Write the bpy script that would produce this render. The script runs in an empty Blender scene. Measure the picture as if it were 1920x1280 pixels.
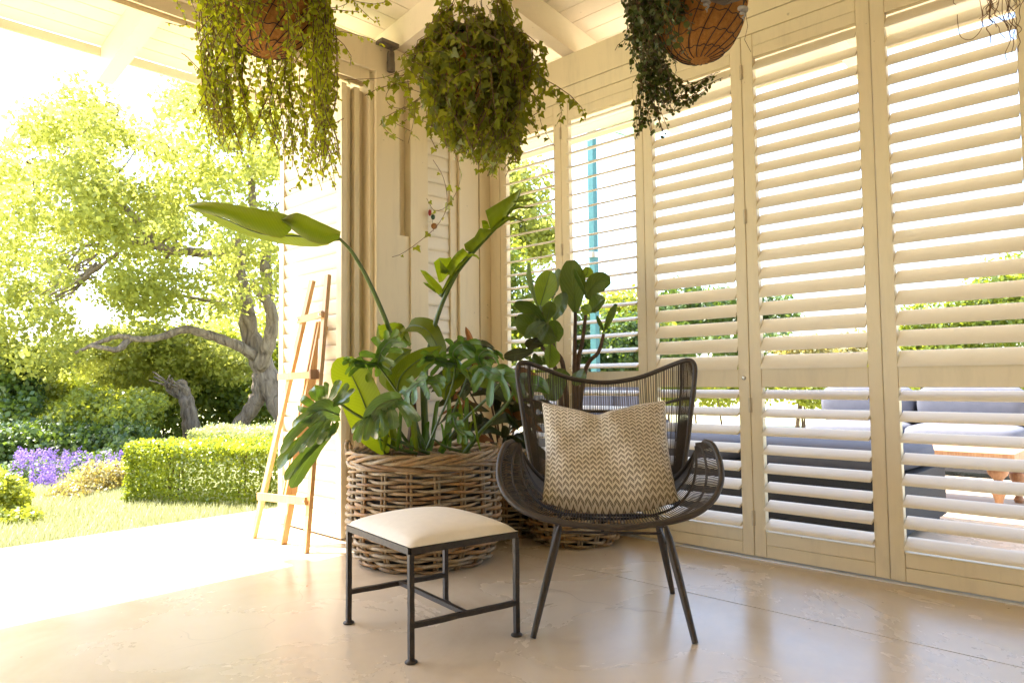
import bpy, math, random
import numpy as np
from mathutils import Vector, Matrix
random.seed(7); rng = np.random.default_rng(7)
S = bpy.context.scene
# ---------------------------------------------------------------- camera, sky, sun, exposure
CAM = np.array([0, 0, .86]); FPX = 1332.17
RT = np.array([0.69402592, -0.71986851, -0.01083297])
UP = np.array([-0.02982224, -0.04377906, 0.99859603])
FW = np.array([0.71933209, 0.69272846, 0.0518519])
cd = bpy.data.cameras.new('camera'); cam = bpy.data.objects.new('camera', cd); S.collection.objects.link(cam)
cd.sensor_width = 36; cd.lens = 36 * FPX / 1920; cd.clip_end = 600; cd.clip_start = .05
cam.matrix_world = Matrix(((RT[0], UP[0], -FW[0], 0), (RT[1], UP[1], -FW[1], 0), (RT[2], UP[2], -FW[2], .86), (0, 0, 0, 1)))
S.camera = cam
SUN = Vector((-.17, .52, 1.0)).normalized()
W = bpy.data.worlds.new('World'); S.world = W; W.use_nodes = True
nt = W.node_tree; bg = nt.nodes['Background']; sky = nt.nodes.new('ShaderNodeTexSky'); sky.sky_type = 'NISHITA'
sky.sun_disc = False; sky.sun_elevation = math.asin(SUN.z); sky.sun_rotation = math.atan2(SUN.x, SUN.y)
sky.dust_density = 2.5; sky.air_density = 1.0
nt.links.new(sky.outputs[0], bg.inputs[0]); bg.inputs[1].default_value = .15
sl = bpy.data.lights.new('sun', 'SUN'); so = bpy.data.objects.new('sun', sl); S.collection.objects.link(so)
sl.energy = 4.2; sl.angle = math.radians(.53); sl.color = (1, .95, .86)
so.rotation_euler = SUN.to_track_quat('Z', 'Y').to_euler(); so.location = (0, 0, 20)
V = S.view_settings; V.view_transform = 'Standard'; V.look = 'None'; V.gamma = 1; V.use_curve_mapping = False
V.exposure = 2.62
S.cycles.max_bounces = 10; S.cycles.diffuse_bounces = 6; S.cycles.transparent_max_bounces = 8

# ---------------------------------------------------------------- helpers
def at(px, py, d):
    return CAM + d * (FW + RT * (px - 960) / FPX - UP * (py - 640) / FPX)
def onX(px, py, X):
    r = FW + RT * (px - 960) / FPX - UP * (py - 640) / FPX
    return CAM + r * (X / r[0])
def onZ(px, py, Z=0.):
    r = FW + RT * (px - 960) / FPX - UP * (py - 640) / FPX
    return CAM + r * ((Z - .86) / r[2])
def A(*p): return np.array(p, float)
def nz(v):
    v = np.asarray(v, float); return v / (np.linalg.norm(v) + 1e-12)
def spline(P, n, closed=False):
    P = np.array(P, float); m = len(P)
    if m == 2 and not closed:
        return np.array([P[0] + (P[1] - P[0]) * t for t in np.linspace(0, 1, n)])
    out = []
    segs = m if closed else m - 1
    for k in range(n):
        u = k / (n if closed else (n - 1)) * segs
        i = min(int(u), segs - 1); t = u - i
        if closed: a, b, c, d = P[(i - 1) % m], P[i % m], P[(i + 1) % m], P[(i + 2) % m]
        else:
            b, c = P[i], P[i + 1]
            a = P[i - 1] if i > 0 else 2 * b - c
            d = P[i + 2] if i + 2 < m else 2 * c - b
        out.append(.5 * ((2 * b) + (-a + c) * t + (2 * a - 5 * b + 4 * c - d) * t * t + (-a + 3 * b - 3 * c + d) * t ** 3))
    return np.array(out)
COL = S.collection
class MB:
    def __init__(s): s.v = []; s.f = []; s.uv = []; s.n = 0
    def add(s, v, f, uv=None):
        v = [tuple(map(float, p)) for p in v]; o = s.n; s.v += v; s.n += len(v)
        for i, q in enumerate(f):
            s.f.append(tuple(o + k for k in q)); s.uv.append([uv[k] for k in q] if uv is not None else None)
        return s
    def box(s, x0, x1, y0, y1, z0, z1, M=None, bev=0):
        c = [(x, y, z) for z in (z0, z1) for y in (y0, y1) for x in (x0, x1)]
        if M is not None: c = [M(A(*p)) for p in c]
        s.add(c, [(0, 2, 3, 1), (4, 5, 7, 6), (0, 1, 5, 4), (2, 6, 7, 3), (0, 4, 6, 2), (1, 3, 7, 5)]); return s
    def bar(s, p, q, w, h, up=(0, 0, 1), w2=None, h2=None):
        p = A(*p); q = A(*q); t = nz(q - p); a = nz(np.cross(t, up)); b = np.cross(a, t); w2 = w2 or w; h2 = h2 or h
        c = [p - a*w/2 - b*h/2, p + a*w/2 - b*h/2, p + a*w/2 + b*h/2, p - a*w/2 + b*h/2,
             q - a*w2/2 - b*h2/2, q + a*w2/2 - b*h2/2, q + a*w2/2 + b*h2/2, q - a*w2/2 + b*h2/2]
        s.add(c, [(3, 2, 1, 0), (4, 5, 6, 7), (0, 1, 5, 4), (1, 2, 6, 5), (2, 3, 7, 6), (3, 0, 4, 7)]); return s
    def tube(s, P, r, n=8, closed=False, cap=True, flat=1.):
        P = np.array(P, float); m = len(P); r = np.full(m, float(r)) if np.isscalar(r) else np.asarray(r, float)
        T = np.roll(P, -1, 0) - np.roll(P, 1, 0)
        if not closed: T[0] = P[1] - P[0]; T[-1] = P[-1] - P[-2]
        T = T / (np.linalg.norm(T, axis=1)[:, None] + 1e-12)
        ref = A(0, 0, 1) if abs(T[0][2]) < .9 else A(1, 0, 0)
        N = nz(np.cross(T[0], ref)); vs = []
        for i in range(m):
            N = nz(N - T[i] * np.dot(N, T[i])); B = np.cross(T[i], N)
            for k in range(n):
                an = 2 * math.pi * k / n; vs.append(P[i] + r[i] * (math.cos(an) * N + flat * math.sin(an) * B))
        fs = []
        for i in range(m if closed else m - 1):
            j = (i + 1) % m
            for k in range(n): fs.append((i*n + k, i*n + (k+1) % n, j*n + (k+1) % n, j*n + k))
        if cap and not closed: fs += [tuple(range(n))[::-1], tuple((m-1)*n + k for k in range(n))]
        s.add(vs, fs); return s
    def lathe(s, prof, n=24, c=(0, 0, 0), axis=None):
        vs = []; m = len(prof); c = A(*c)
        for r, z in prof:
            for k in range(n):
                an = 2 * math.pi * k / n; vs.append(c + A(r * math.cos(an), r * math.sin(an), z))
        fs = [(i*n + k, i*n + (k+1) % n, (i+1)*n + (k+1) % n, (i+1)*n + k) for i in range(m - 1) for k in range(n)]
        if prof[0][0] > 1e-6: fs.append(tuple(range(n))[::-1])
        if prof[-1][0] > 1e-6: fs.append(tuple((m-1)*n + k for k in range(n)))
        s.add(vs, fs); return s
    def grid(s, G, uv=True, thick=0):
        G = np.array(G, float); a, b = G.shape[:2]
        u = [(j / (b - 1), i / (a - 1)) for i in range(a) for j in range(b)]
        fs = [(i*b + j, i*b + j + 1, (i+1)*b + j + 1, (i+1)*b + j) for i in range(a - 1) for j in range(b - 1)]
        s.add(G.reshape(-1, 3), fs, u if uv else None); return s
    def mesh(s, name, mat, off=(0, 0, 0), smooth=True, ang=40):
        me = bpy.data.meshes.new(name); o = A(*off)
        me.from_pydata([tuple(A(*p) - o) for p in s.v], [], s.f)
        if any(u is not None for u in s.uv):
            L = me.uv_layers.new(name='UVMap'); flat = []
            for q, u in zip(s.f, s.uv): flat += ([c for p in u for c in p] if u is not None else [0., 0.] * len(q))
            L.data.foreach_set('uv', flat)
        me.materials.append(mat); finish(me, smooth, ang); return me
    def build(s, name, mat, parent=None, smooth=True, off=None, ang=40):
        off = tuple(parent_off(parent)) if off is None else off
        return link(name, s.mesh(name, mat, off, smooth, ang), parent)
def finish(me, smooth, ang):
    if smooth:
        me.polygons.foreach_set('use_smooth', [True] * len(me.polygons))
        if ang < 180:
            try: me.set_sharp_from_angle(angle=math.radians(ang))
            except Exception: pass
    me.update()
def parent_off(p):
    o = A(0, 0, 0)
    while p is not None: o = o + A(*p.location); p = p.parent
    return o
def link(name, me, parent=None, loc=None):
    o = bpy.data.objects.new(name, me); COL.objects.link(o)
    if parent is not None: o.parent = parent
    if loc is not None: o.location = loc
    return o
def tag(o, label=None, cat=None, group=None, kind=None):
    if label: o['label'] = label
    if cat: o['category'] = cat
    if group: o['group'] = group
    if kind: o['kind'] = kind
    return o
def thing(name, label, cat, loc=(0, 0, 0), rz=0, group=None):
    o = bpy.data.objects.new(name, None); COL.objects.link(o); o.location = tuple(loc); o.rotation_euler = (0, 0, rz)
    o.empty_display_size = .1
    return tag(o, label, cat, group)
def fast(name, Vv, Ff, mat, parent=None, smooth=False, uv=None):
    """Vv (n,3), Ff (m,k) uniform polygons"""
    Vv = np.asarray(Vv, float) - parent_off(parent); Ff = np.asarray(Ff, np.int32); m, k = Ff.shape
    me = bpy.data.meshes.new(name); me.vertices.add(len(Vv)); me.vertices.foreach_set('co', Vv.astype(np.float32).ravel())
    me.loops.add(m * k); me.loops.foreach_set('vertex_index', Ff.ravel())
    me.polygons.add(m); me.polygons.foreach_set('loop_start', np.arange(0, m * k, k, dtype=np.int32))
    if uv is not None:
        L = me.uv_layers.new(name='UVMap'); L.data.foreach_set('uv', np.asarray(uv, np.float32)[Ff.ravel()].ravel())
    me.materials.append(mat); me.update(calc_edges=True); me.validate()
    if smooth: me.polygons.foreach_set('use_smooth', [True] * m)
    return link(name, me, parent)
# leaf templates (verts, quads): y along leaf, x across, z normal
T_OVAL = (np.array([[0, 0, 0], [.32, .35, .07], [.30, .72, .05], [0, 1, -.06], [-.30, .72, .05], [-.32, .35, .07], [0, .5, -.02]]), [[0, 1, 2, 6], [6, 2, 3, 4], [0, 6, 4, 5]])
T_DIA = (np.array([[0, 0, 0], [.38, .5, .05], [0, 1, 0], [-.38, .5, .05]]), [[0, 1, 2, 3]])
T_IVY = (np.array([[0, .12, 0], [.3, 0, .04], [.52, .30, -.04], [.27, .42, .05], [0, 1, -.08], [-.27, .42, .05], [-.52, .30, -.04], [-.3, 0, .04], [0, .4, -.01]]), [[0, 1, 2, 3], [0, 3, 4, 8], [0, 8, 4, 5], [0, 5, 6, 7]])
T_ROUND = (np.array([[0, 0, 0], [.46, .28, .06], [.40, .78, .04], [0, 1, -.03], [-.40, .78, .04], [-.46, .28, .06], [0, .5, -.03]]), T_OVAL[1])
def cloud(T, pos, Y, N, size):
    """instances of a leaf template: Y leaf direction, N normal, size scalar array"""
    tv, tf = T; tf = np.array(tf); n = len(pos); Y = Y / (np.linalg.norm(Y, axis=1)[:, None] + 1e-9)
    X = np.cross(Y, N); X /= (np.linalg.norm(X, axis=1)[:, None] + 1e-9); Z = np.cross(X, Y)
    size = np.broadcast_to(size, (n,))
    P = pos[:, None, :] + size[:, None, None] * (tv[None, :, 0, None] * X[:, None, :] + tv[None, :, 1, None] * Y[:, None, :] + tv[None, :, 2, None] * Z[:, None, :])
    F = tf[None] + (np.arange(n) * len(tv))[:, None, None]
    return P.reshape(-1, 3), F.reshape(-1, tf.shape[1])
def rdir(n): v = rng.normal(size=(n, 3)); return v / np.linalg.norm(v, axis=1)[:, None]

# ---------------------------------------------------------------- materials
def newmat(name):
    m = bpy.data.materials.new(name); m.use_nodes = True; return m, m.node_tree, m.node_tree.nodes['Principled BSDF']
def nd(t, typ, **k):
    n = t.nodes.new(typ)
    for a, b in k.items(): setattr(n, a, b)
    return n
def ramp(t, src, stops):
    r = nd(t, 'ShaderNodeValToRGB'); t.links.new(src, r.inputs[0]); e = r.color_ramp.elements
    while len(e) < len(stops): e.new(.5)
    for x, (p, c) in zip(e, stops): x.position = p; x.color = (*c, 1) if len(c) == 3 else c
    return r.outputs[0]
def noise(t, scale, detail=4, vec=None, rough=.55, dist=0, stretch=None, coord='Object'):
    tc = nd(t, 'ShaderNodeTexCoord'); n = nd(t, 'ShaderNodeTexNoise'); n.inputs['Scale'].default_value = scale
    n.inputs['Detail'].default_value = detail; n.inputs['Roughness'].default_value = rough; n.inputs['Distortion'].default_value = dist
    src = tc.outputs[coord]
    if stretch:
        mp = nd(t, 'ShaderNodeMapping'); mp.inputs['Scale'].default_value = stretch; t.links.new(src, mp.inputs[0]); src = mp.outputs[0]
    t.links.new(src, n.inputs['Vector']); return n.outputs['Fac']
def bump(t, bsdf, h, strength=.3, dist=.01):
    b = nd(t, 'ShaderNodeBump'); b.inputs['Strength'].default_value = strength; b.inputs['Distance'].default_value = dist
    t.links.new(h, b.inputs['Height']); t.links.new(b.outputs[0], bsdf.inputs['Normal']); return b
def mixc(t, f, a, b, mode='MIX'):
    m = nd(t, 'ShaderNodeMix', data_type='RGBA', blend_type=mode)
    for i, v in ((0, f), (6, a), (7, b)):
        if hasattr(v, 'links'): t.links.new(v, m.inputs[i])
        else: m.inputs[i].default_value = v if i == 0 else (*v, 1)
    return m.outputs[2]
def mth(t, op, a, b=0., c=None):
    m = nd(t, 'ShaderNodeMath', operation=op)
    for i, v in enumerate((a, b) if c is None else (a, b, c)):
        if hasattr(v, 'links'): t.links.new(v, m.inputs[i])
        else: m.inputs[i].default_value = v
    return m.outputs[0]
def m_paint(name, col, rough=.45, dirt=.5, stretch=(1, 1, .15)):
    m, t, b = newmat(name)
    f = noise(t, 9, 6, stretch=stretch, rough=.7); g = noise(t, 60, 3, stretch=(1, 1, .1))
    oi = nd(t, 'ShaderNodeObjectInfo')
    c = ramp(t, f, [(.25, tuple(x * (1 - .22 * dirt) for x in col)), (.5, col), (1, tuple(min(1, x * 1.03) for x in col))])
    c2 = mixc(t, mth(t, 'MULTIPLY', oi.outputs['Random'], .25), c, (col[0] * .93, col[1] * .9, col[2] * .84))
    sp = noise(t, 34, 2, rough=.4); sm = ramp(t, sp, [(.0, (1, 1, 1)), (.235, (1, 1, 1)), (.25, (0, 0, 0))])
    c3 = mixc(t, mth(t, 'MULTIPLY', sm, .55 * dirt), c2, (.22, .17, .11))
    t.links.new(c3, b.inputs['Base Color']); b.inputs['Roughness'].default_value = rough
    t.links.new(mth(t, 'ADD', mth(t, 'MULTIPLY', f, .25), rough - .1), b.inputs['Roughness'])
    bump(t, b, mth(t, 'ADD', g, mth(t, 'MULTIPLY', f, .6)), .22, .0012); return m
PAINT = m_paint('cream_paint', (.79, .69, .495), .45, .7)
PAINT_W = m_paint('ivory_ceiling_paint', (.82, .735, .60), .5, .35, (1, 1, 1))
LOUV = m_paint('louvre_paint', (.80, .73, .61), .38, .35, (1, 1, 1))
def m_plain(name, col, rough=.5, metal=0, var=.15, scale=30, bmp=.1, spec=.5):
    m, t, b = newmat(name); f = noise(t, scale, 5)
    t.links.new(ramp(t, f, [(.2, tuple(x * (1 - var) for x in col)), (.8, tuple(min(1, x * (1 + var)) for x in col))]), b.inputs['Base Color'])
    b.inputs['Roughness'].default_value = rough; b.inputs['Metallic'].default_value = metal
    b.inputs['Specular IOR Level'].default_value = spec
    if bmp: bump(t, b, f, bmp, .003)
    return m
IRON = m_plain('wrought_iron', (.04, .031, .025), .45, .35, .35, 60, .35)
DARK = m_plain('dark_gap', (.03, .025, .02), .8)
STEEL = m_plain('brushed_steel', (.5, .48, .44), .35, .9, .1)
PLAST = m_plain('grey_plastic', (.12, .10, .08), .5, .2, .25)
WIRE = m_plain('dark_wire', (.05, .035, .025), .6, .3)
CORD = m_plain('taupe_cord', (.05, .037, .028), .6, 0, .25, 120, .3)
CORDF = m_plain('taupe_frame_wrap', (.042, .031, .024), .5, 0, .2, 200, .4)
SOIL = m_plain('potting_soil', (.05, .035, .024), .95, 0, .5, 60, .8)
SOFA = m_plain('slate_blue_fabric', (.10, .105, .135), .9, 0, .12, 14, .15)
SOFAD = m_plain('charcoal_resin_weave', (.018, .019, .024), .7, 0, .3, 80, .3)
TEAL = m_plain('teal_paint', (.04, .15, .16), .5, 0, .15)
def m_wood(name, c1, c2, rough=.45, axis=(18, 18, 1.2), sc=3):
    m, t, b = newmat(name); f = noise(t, sc, 6, stretch=axis, dist=1.2)
    oi = nd(t, 'ShaderNodeObjectInfo'); base = ramp(t, f, [(.3, c1), (.7, c2)])
    t.links.new(mixc(t, mth(t, 'MULTIPLY', oi.outputs['Random'], .3), base, c1), b.inputs['Base Color'])
    b.inputs['Roughness'].default_value = rough; bump(t, b, f, .15, .002); return m
PINE = m_wood('varnished_pine', (.55, .31, .12), (.70, .46, .22), .38)
TEAK = m_wood('weathered_teak', (.30, .14, .07), (.46, .27, .14), .6)
def m_wicker():
    m, t, b = newmat('grey_rattan'); tc = nd(t, 'ShaderNodeTexCoord'); oi = nd(t, 'ShaderNodeObjectInfo')
    f = noise(t, 6, 3); g = noise(t, 55, 6, rough=.7); gi = nd(t, 'ShaderNodeNewGeometry')
    c = ramp(t, mth(t, 'ADD', mth(t, 'MULTIPLY', f, .7), mth(t, 'MULTIPLY', oi.outputs['Random'], .45)),
             [(.2, (.44, .22, .06)), (.38, (.36, .20, .075)), (.52, (.38, .26, .13)), (.66, (.37, .30, .20)), (.85, (.24, .13, .05))])
    c = mixc(t, mth(t, 'MULTIPLY', ramp(t, g, [(.35, (1, 1, 1)), (.55, (0, 0, 0))]), .5), c, (.10, .055, .028))
    t.links.new(c, b.inputs['Base Color']); b.inputs['Roughness'].default_value = .55; bump(t, b, g, .5, .003); return m
RATTAN = m_wicker()
def m_coir():
    m, t, b = newmat('coir_fibre'); f = noise(t, 70, 8, rough=.8); g = noise(t, 8, 3)
    c = ramp(t, mth(t, 'ADD', mth(t, 'MULTIPLY', f, .7), mth(t, 'MULTIPLY', g, .4)), [(.33, (.20, .07, .014)), (.55, (.50, .21, .04)), (.78, (.62, .32, .09))])
    t.links.new(c, b.inputs['Base Color']); b.inputs['Roughness'].default_value = .95; bump(t, b, f, 1, .012); return m
COIR = m_coir()
def m_leaf(name, c1, c2, c3=None, rough=.4, tr=.4, trc=None, veins=None, spec=.5, scale=5, obj=False, wax=0):
    m, t, b = newmat(name); g = nd(t, 'ShaderNodeNewGeometry'); oi = nd(t, 'ShaderNodeObjectInfo')
    r = oi.outputs['Random'] if obj else g.outputs['Random Per Island']
    f = noise(t, scale, 3); s = mth(t, 'ADD', mth(t, 'MULTIPLY', r, .65), mth(t, 'MULTIPLY', f, .4))
    st = [(.15, c1), (.75, c2)] + ([(.93, c3)] if c3 else [])
    c = ramp(t, s, st)
    if veins:
        tc = nd(t, 'ShaderNodeTexCoord'); sp = nd(t, 'ShaderNodeSeparateXYZ'); t.links.new(tc.outputs['UV'], sp.inputs[0])
        u = mth(t, 'ABSOLUTE', mth(t, 'SUBTRACT', sp.outputs[0], .5)); cnt, slant, wid = veins
        ph = mth(t, 'FRACT', mth(t, 'MULTIPLY', mth(t, 'SUBTRACT', sp.outputs[1], mth(t, 'MULTIPLY', u, slant)), cnt))
        vv = mth(t, 'ABSOLUTE', mth(t, 'SUBTRACT', ph, .5)); side = mth(t, 'LESS_THAN', vv, wid)
        mid = mth(t, 'LESS_THAN', u, .018); vm = mth(t, 'MAXIMUM', mth(t, 'MULTIPLY', side, .6), mid)
        c = mixc(t, mth(t, 'MULTIPLY', vm, .6), c, tuple(min(1, x * 2.2 + .03) for x in c2))
        bump(t, b, vv, .4, .003)
        ed = mth(t, 'ADD', u, mth(t, 'MULTIPLY', noise(t, 40, 3), .06)); em = ramp(t, ed, [(.0, (0, 0, 0)), (.50, (0, 0, 0)), (.53, (1, 1, 1))])
        c = mixc(t, mth(t, 'MULTIPLY', em, .6), c, (.20, .13, .04))
    t.links.new(c, b.inputs['Base Color']); b.inputs['Roughness'].default_value = rough; b.inputs['Specular IOR Level'].default_value = spec
    if wax: b.inputs['Coat Weight'].default_value = wax; b.inputs['Coat Roughness'].default_value = .25
    tl = nd(t, 'ShaderNodeBsdfTranslucent'); mx = nd(t, 'ShaderNodeMixShader'); mx.inputs[0].default_value = tr
    tcol = mixc(t, .85, c, trc or tuple(min(1, x) for x in (c2[0] * 3.2 + .03, c2[1] * 2.6 + .03, c2[2] * .8)))
    t.links.new(tcol, tl.inputs[0]); t.links.new(b.outputs[0], mx.inputs[1]); t.links.new(tl.outputs[0], mx.inputs[2])
    t.links.new(mx.outputs[0], t.nodes['Material Output'].inputs[0]); return m
L_TREE = m_leaf('plane_tree_leaves', (.13, .16, .025), (.23, .26, .04), (.32, .31, .06), .5, .45, (.68, .68, .13), scale=.7)
L_HEDGE = m_leaf('box_hedge_leaves', (.07, .12, .018), (.19, .25, .035), (.28, .30, .04), .4, .35, scale=2)
L_GREY = m_leaf('grey_green_leaves', (.20, .25, .14), (.34, .38, .26), None, .5, .3, scale=3)
L_DARK = m_leaf('dark_shrub_leaves', (.03, .065, .018), (.065, .115, .03), (.12, .16, .04), .4, .3, scale=1.5)
L_MID = m_leaf('mid_green_shrub_leaves', (.06, .10, .015), (.14, .19, .03), (.2, .22, .06), .42, .35, scale=1.5)
L_YEL = m_leaf('yellow_green_shrub_leaves', (.11, .15, .03), (.21, .26, .05), (.30, .33, .10), .42, .4, scale=1.5)
L_PALE = m_leaf('pale_flowering_shrub_leaves', (.13, .15, .06), (.26, .24, .13), (.42, .33, .26), .5, .3, scale=2)
L_PURP = m_leaf('purple_flower_petals', (.11, .06, .24), (.19, .12, .36), (.32, .22, .48), .6, .3, (.4, .25, .8), scale=2)
L_IVY = m_leaf('ivy_leaves', (.04, .075, .008), (.15, .18, .018), (.32, .27, .03), .42, .42, scale=5)
L_IVYO = m_leaf('ivy_leaf_surface', (.05, .085, .01), (.17, .20, .02), (.24, .24, .03), .38, .38, scale=5, obj=True)
L_VINE = m_leaf('small_vine_leaves', (.10, .15, .016), (.22, .27, .025), (.30, .29, .05), .45, .5, scale=4)
L_SUCC = m_leaf('dark_succulent_leaves', (.03, .055, .012), (.07, .10, .02), (.14, .06, .04), .3, .15, scale=5)
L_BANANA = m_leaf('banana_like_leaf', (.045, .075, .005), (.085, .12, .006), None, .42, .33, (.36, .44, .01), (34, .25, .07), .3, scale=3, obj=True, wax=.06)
L_SPLIT = m_leaf('split_leaf_surface', (.02, .075, .012), (.055, .14, .02), None, .22, .28, (.3, .45, .03), (6, 1.2, .05), scale=3, obj=True, wax=.35)
L_FIG = m_leaf('fiddle_leaf_surface', (.018, .045, .012), (.04, .085, .016), (.10, .15, .015), .3, .22, (.3, .38, .02), (7, 1.1, .06), scale=3, obj=True, wax=.25)
L_CROT = m_leaf('croton_leaf_surface', (.012, .028, .010), (.03, .055, .014), (.20, .05, .02), .28, .12, (.2, .12, .02), (9, .8, .07), scale=4, obj=True, wax=.3)
L_DEAD = m_leaf('dry_leaf_surface', (.13, .05, .02), (.24, .10, .04), None, .6, .2, scale=6, obj=True)
STEM = m_plain('green_stem', (.075, .12, .02), .4, 0, .25, 20, .1)
STEMB = m_plain('brown_stem', (.10, .06, .035), .75, 0, .35, 60, .5)
STEMR = m_plain('reddish_vine_stem', (.17, .09, .05), .7, 0, .3, 30, .1)
def m_bark():
    m, t, b = newmat('fissured_bark'); f = noise(t, 3, 8, stretch=(3, 3, .8), rough=.7, dist=1.5)
    t.links.new(ramp(t, f, [(.35, (.10, .07, .05)), (.52, (.26, .20, .15)), (.7, (.38, .31, .24))]), b.inputs['Base Color'])
    b.inputs['Roughness'].default_value = .9; bump(t, b, f, 1, .06); return m
BARK = m_bark()
# ================================================================ STRUCTURE
def m_floor():
    m, t, b = newmat('polished_screed'); f = noise(t, 1.3, 7, rough=.62, dist=.6); g = noise(t, 14, 8, rough=.75); h = noise(t, 120, 3)
    c = ramp(t, mth(t, 'ADD', mth(t, 'MULTIPLY', f, .85), mth(t, 'MULTIPLY', g, .15)), [(.3, (.51, .41, .295)), (.47, (.575, .475, .355)), (.62, (.615, .52, .405)), (.85, (.56, .46, .345))])
    st = noise(t, 5, 6, stretch=(1, 3, 1), rough=.8, dist=2); sm = ramp(t, st, [(.0, (1, 1, 1)), (.30, (1, 1, 1)), (.34, (0, 0, 0))])
    c = mixc(t, mth(t, 'MULTIPLY', sm, .0), c, (.38, .31, .24))
    sk = noise(t, 22, 2); c = mixc(t, mth(t, 'MULTIPLY', ramp(t, sk, [(.0, (1, 1, 1)), (.225, (1, 1, 1)), (.24, (0, 0, 0))]), .7), c, (.13, .10, .08))
    tc = nd(t, 'ShaderNodeTexCoord'); mp = nd(t, 'ShaderNodeMapping'); nz_ = nd(t, 'ShaderNodeTexNoise'); nz_.inputs['Scale'].default_value = 3
    t.links.new(tc.outputs['Object'], nz_.inputs['Vector']); vm = nd(t, 'ShaderNodeVectorMath', operation='MULTIPLY_ADD')
    t.links.new(nz_.outputs['Color'], vm.inputs[0]); vm.inputs[1].default_value = (.5, .5, 0); t.links.new(tc.outputs['Object'], vm.inputs[2])
    vo = nd(t, 'ShaderNodeTexVoronoi', feature='DISTANCE_TO_EDGE'); vo.inputs['Scale'].default_value = 1.05; t.links.new(vm.outputs[0], vo.inputs['Vector'])
    ck = ramp(t, vo.outputs['Distance'], [(0, (1, 1, 1)), (.0012, (1, 1, 1)), (.0028, (0, 0, 0))]); msk = ramp(t, noise(t, .9, 2), [(.5, (0, 0, 0)), (.58, (1, 1, 1))])
    c = mixc(t, mth(t, 'MULTIPLY', mth(t, 'MULTIPLY', ck, msk), .3), c, (.12, .09, .07))
    t.links.new(c, b.inputs['Base Color'])
    t.links.new(ramp(t, f, [(.3, (.20,) * 3), (.7, (.32,) * 3)]), b.inputs['Roughness'])
    b.inputs['Specular IOR Level'].default_value = .55
    bump(t, b, mth(t, 'ADD', mth(t, 'MULTIPLY', h, .25), mth(t, 'MULTIPLY', g, .35)), .05, .0025); return m
FLOOR = m_floor()
def m_lawn():
    m, t, b = newmat('lawn_ground'); f = noise(t, 3, 8, rough=.8)
    t.links.new(ramp(t, f, [(.3, (.36, .37, .19)), (.7, (.44, .43, .26))]), b.inputs['Base Color']); b.inputs['Roughness'].default_value = 1; return m
LAWN = m_lawn()
fb = tag(MB().box(-4, 8.8, -4, 4.56, -.30, -.012).build('floor', DARK, smooth=False), kind='structure')
for (x0, x1) in ((-4, 2.557), (2.563, 8.8)):
    for (y0, y1) in ((-4, 3.307), (3.312, 4.56)):
        MB().box(x0, x1, y0, y1, -.011, 0).build('floor_slab', FLOOR, fb, smooth=False)
# lawn: one big sheet that reaches the horizon
g = MB(); R_ = np.array([0, 3, 6, 9, 12, 16, 22, 32, 50, 90, 180, 300]); n_ = 48
for i, r in enumerate(R_):
    for k in range(n_):
        an = 2*math.pi*k/n_; g.v.append((3 + max(r, .01)*math.cos(an), 3 + max(r, .01)*math.sin(an), -.06 if r < 40 else -.06))
g.n = len(g.v)
g.f = [(i*n_+k, i*n_+(k+1) % n_, (i+1)*n_+(k+1) % n_, (i+1)*n_+k) for i in range(len(R_)-1) for k in range(n_)]; g.uv = [None]*len(g.f)
ground = tag(g.build('lawn', LAWN), kind='structure')
TRKW = m_plain('pale_aluminium', (.75, .75, .74), .4, .4, .05)
# floor tracks
tr = thing('door_track', 'thin metal floor track under the row of louvred shutters', 'door track', (3.238, 1, 0))
for dx in (-.014, .006, .028): MB().box(3.238+dx, 3.238+dx+.007, -1.9, 3.22, .0005, .006).build('rail', TRKW, tr, smooth=False)

# ---------------------------------------------------------------- roof
K = .142; Z0 = 2.97; XR = 3.238; YL = 3.298
roof = thing('verandah_roof', 'cream painted plank ceiling with sloping rafters over the whole verandah', 'roof', (0, 0, 2.97))
def zc(s): return Z0 + K * s
pw = .119
def plank(pts, name='plank'):
    """pts: four (x, y, z) lower corners"""
    m = MB(); up = A(0, 0, .018); lo = [A(*p) for p in pts]; c = sum(lo) / 4
    inn = [p for p in lo]; m.add(inn + [p + up for p in inn], [(3, 2, 1, 0), (4, 5, 6, 7)] + [(i, (i+1) % 4, 4 + (i+1) % 4, 4 + i) for i in range(4)])
    return m.build(name, PAINT_W, roof, smooth=False)
s = -1.19; i = 0
while s < 3.0:
    a, b_ = s + .0022, s + pw - .0022; dz = 0
    plank([(-3.2, YL-a, zc(a)), (XR-a, YL-a, zc(a)), (XR-b_, YL-b_, zc(b_)), (-3.2, YL-b_, zc(b_))])
    plank([(XR-a, YL-a, zc(a)), (XR-a, -3.2, zc(a)), (XR-b_, -3.2, zc(b_)), (XR-b_, YL-b_, zc(b_))])
    s += pw; i += 1
s_end = s
dk = MB(); e0, e1, tt = -1.21, s_end, .02
A1 = [(-3.3, YL-e0, zc(e0)+tt), (XR-e0, YL-e0, zc(e0)+tt), (XR-e1, YL-e1, zc(e1)+tt), (-3.3, YL-e1, zc(e1)+tt)]
A2 = [(XR-e0, YL-e0, zc(e0)+tt), (XR-e0, -3.3, zc(e0)+tt), (XR-e1, -3.3, zc(e1)+tt), (XR-e1, YL-e1, zc(e1)+tt)]
for Q in (A1, A2):
    lo = [A(*p) for p in Q]; hi = [p + A(0, 0, .06) for p in lo]
    dk.add(lo + hi, [(3, 2, 1, 0), (4, 5, 6, 7)] + [(i, (i+1) % 4, 4 + (i+1) % 4, 4 + i) for i in range(4)])
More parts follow.
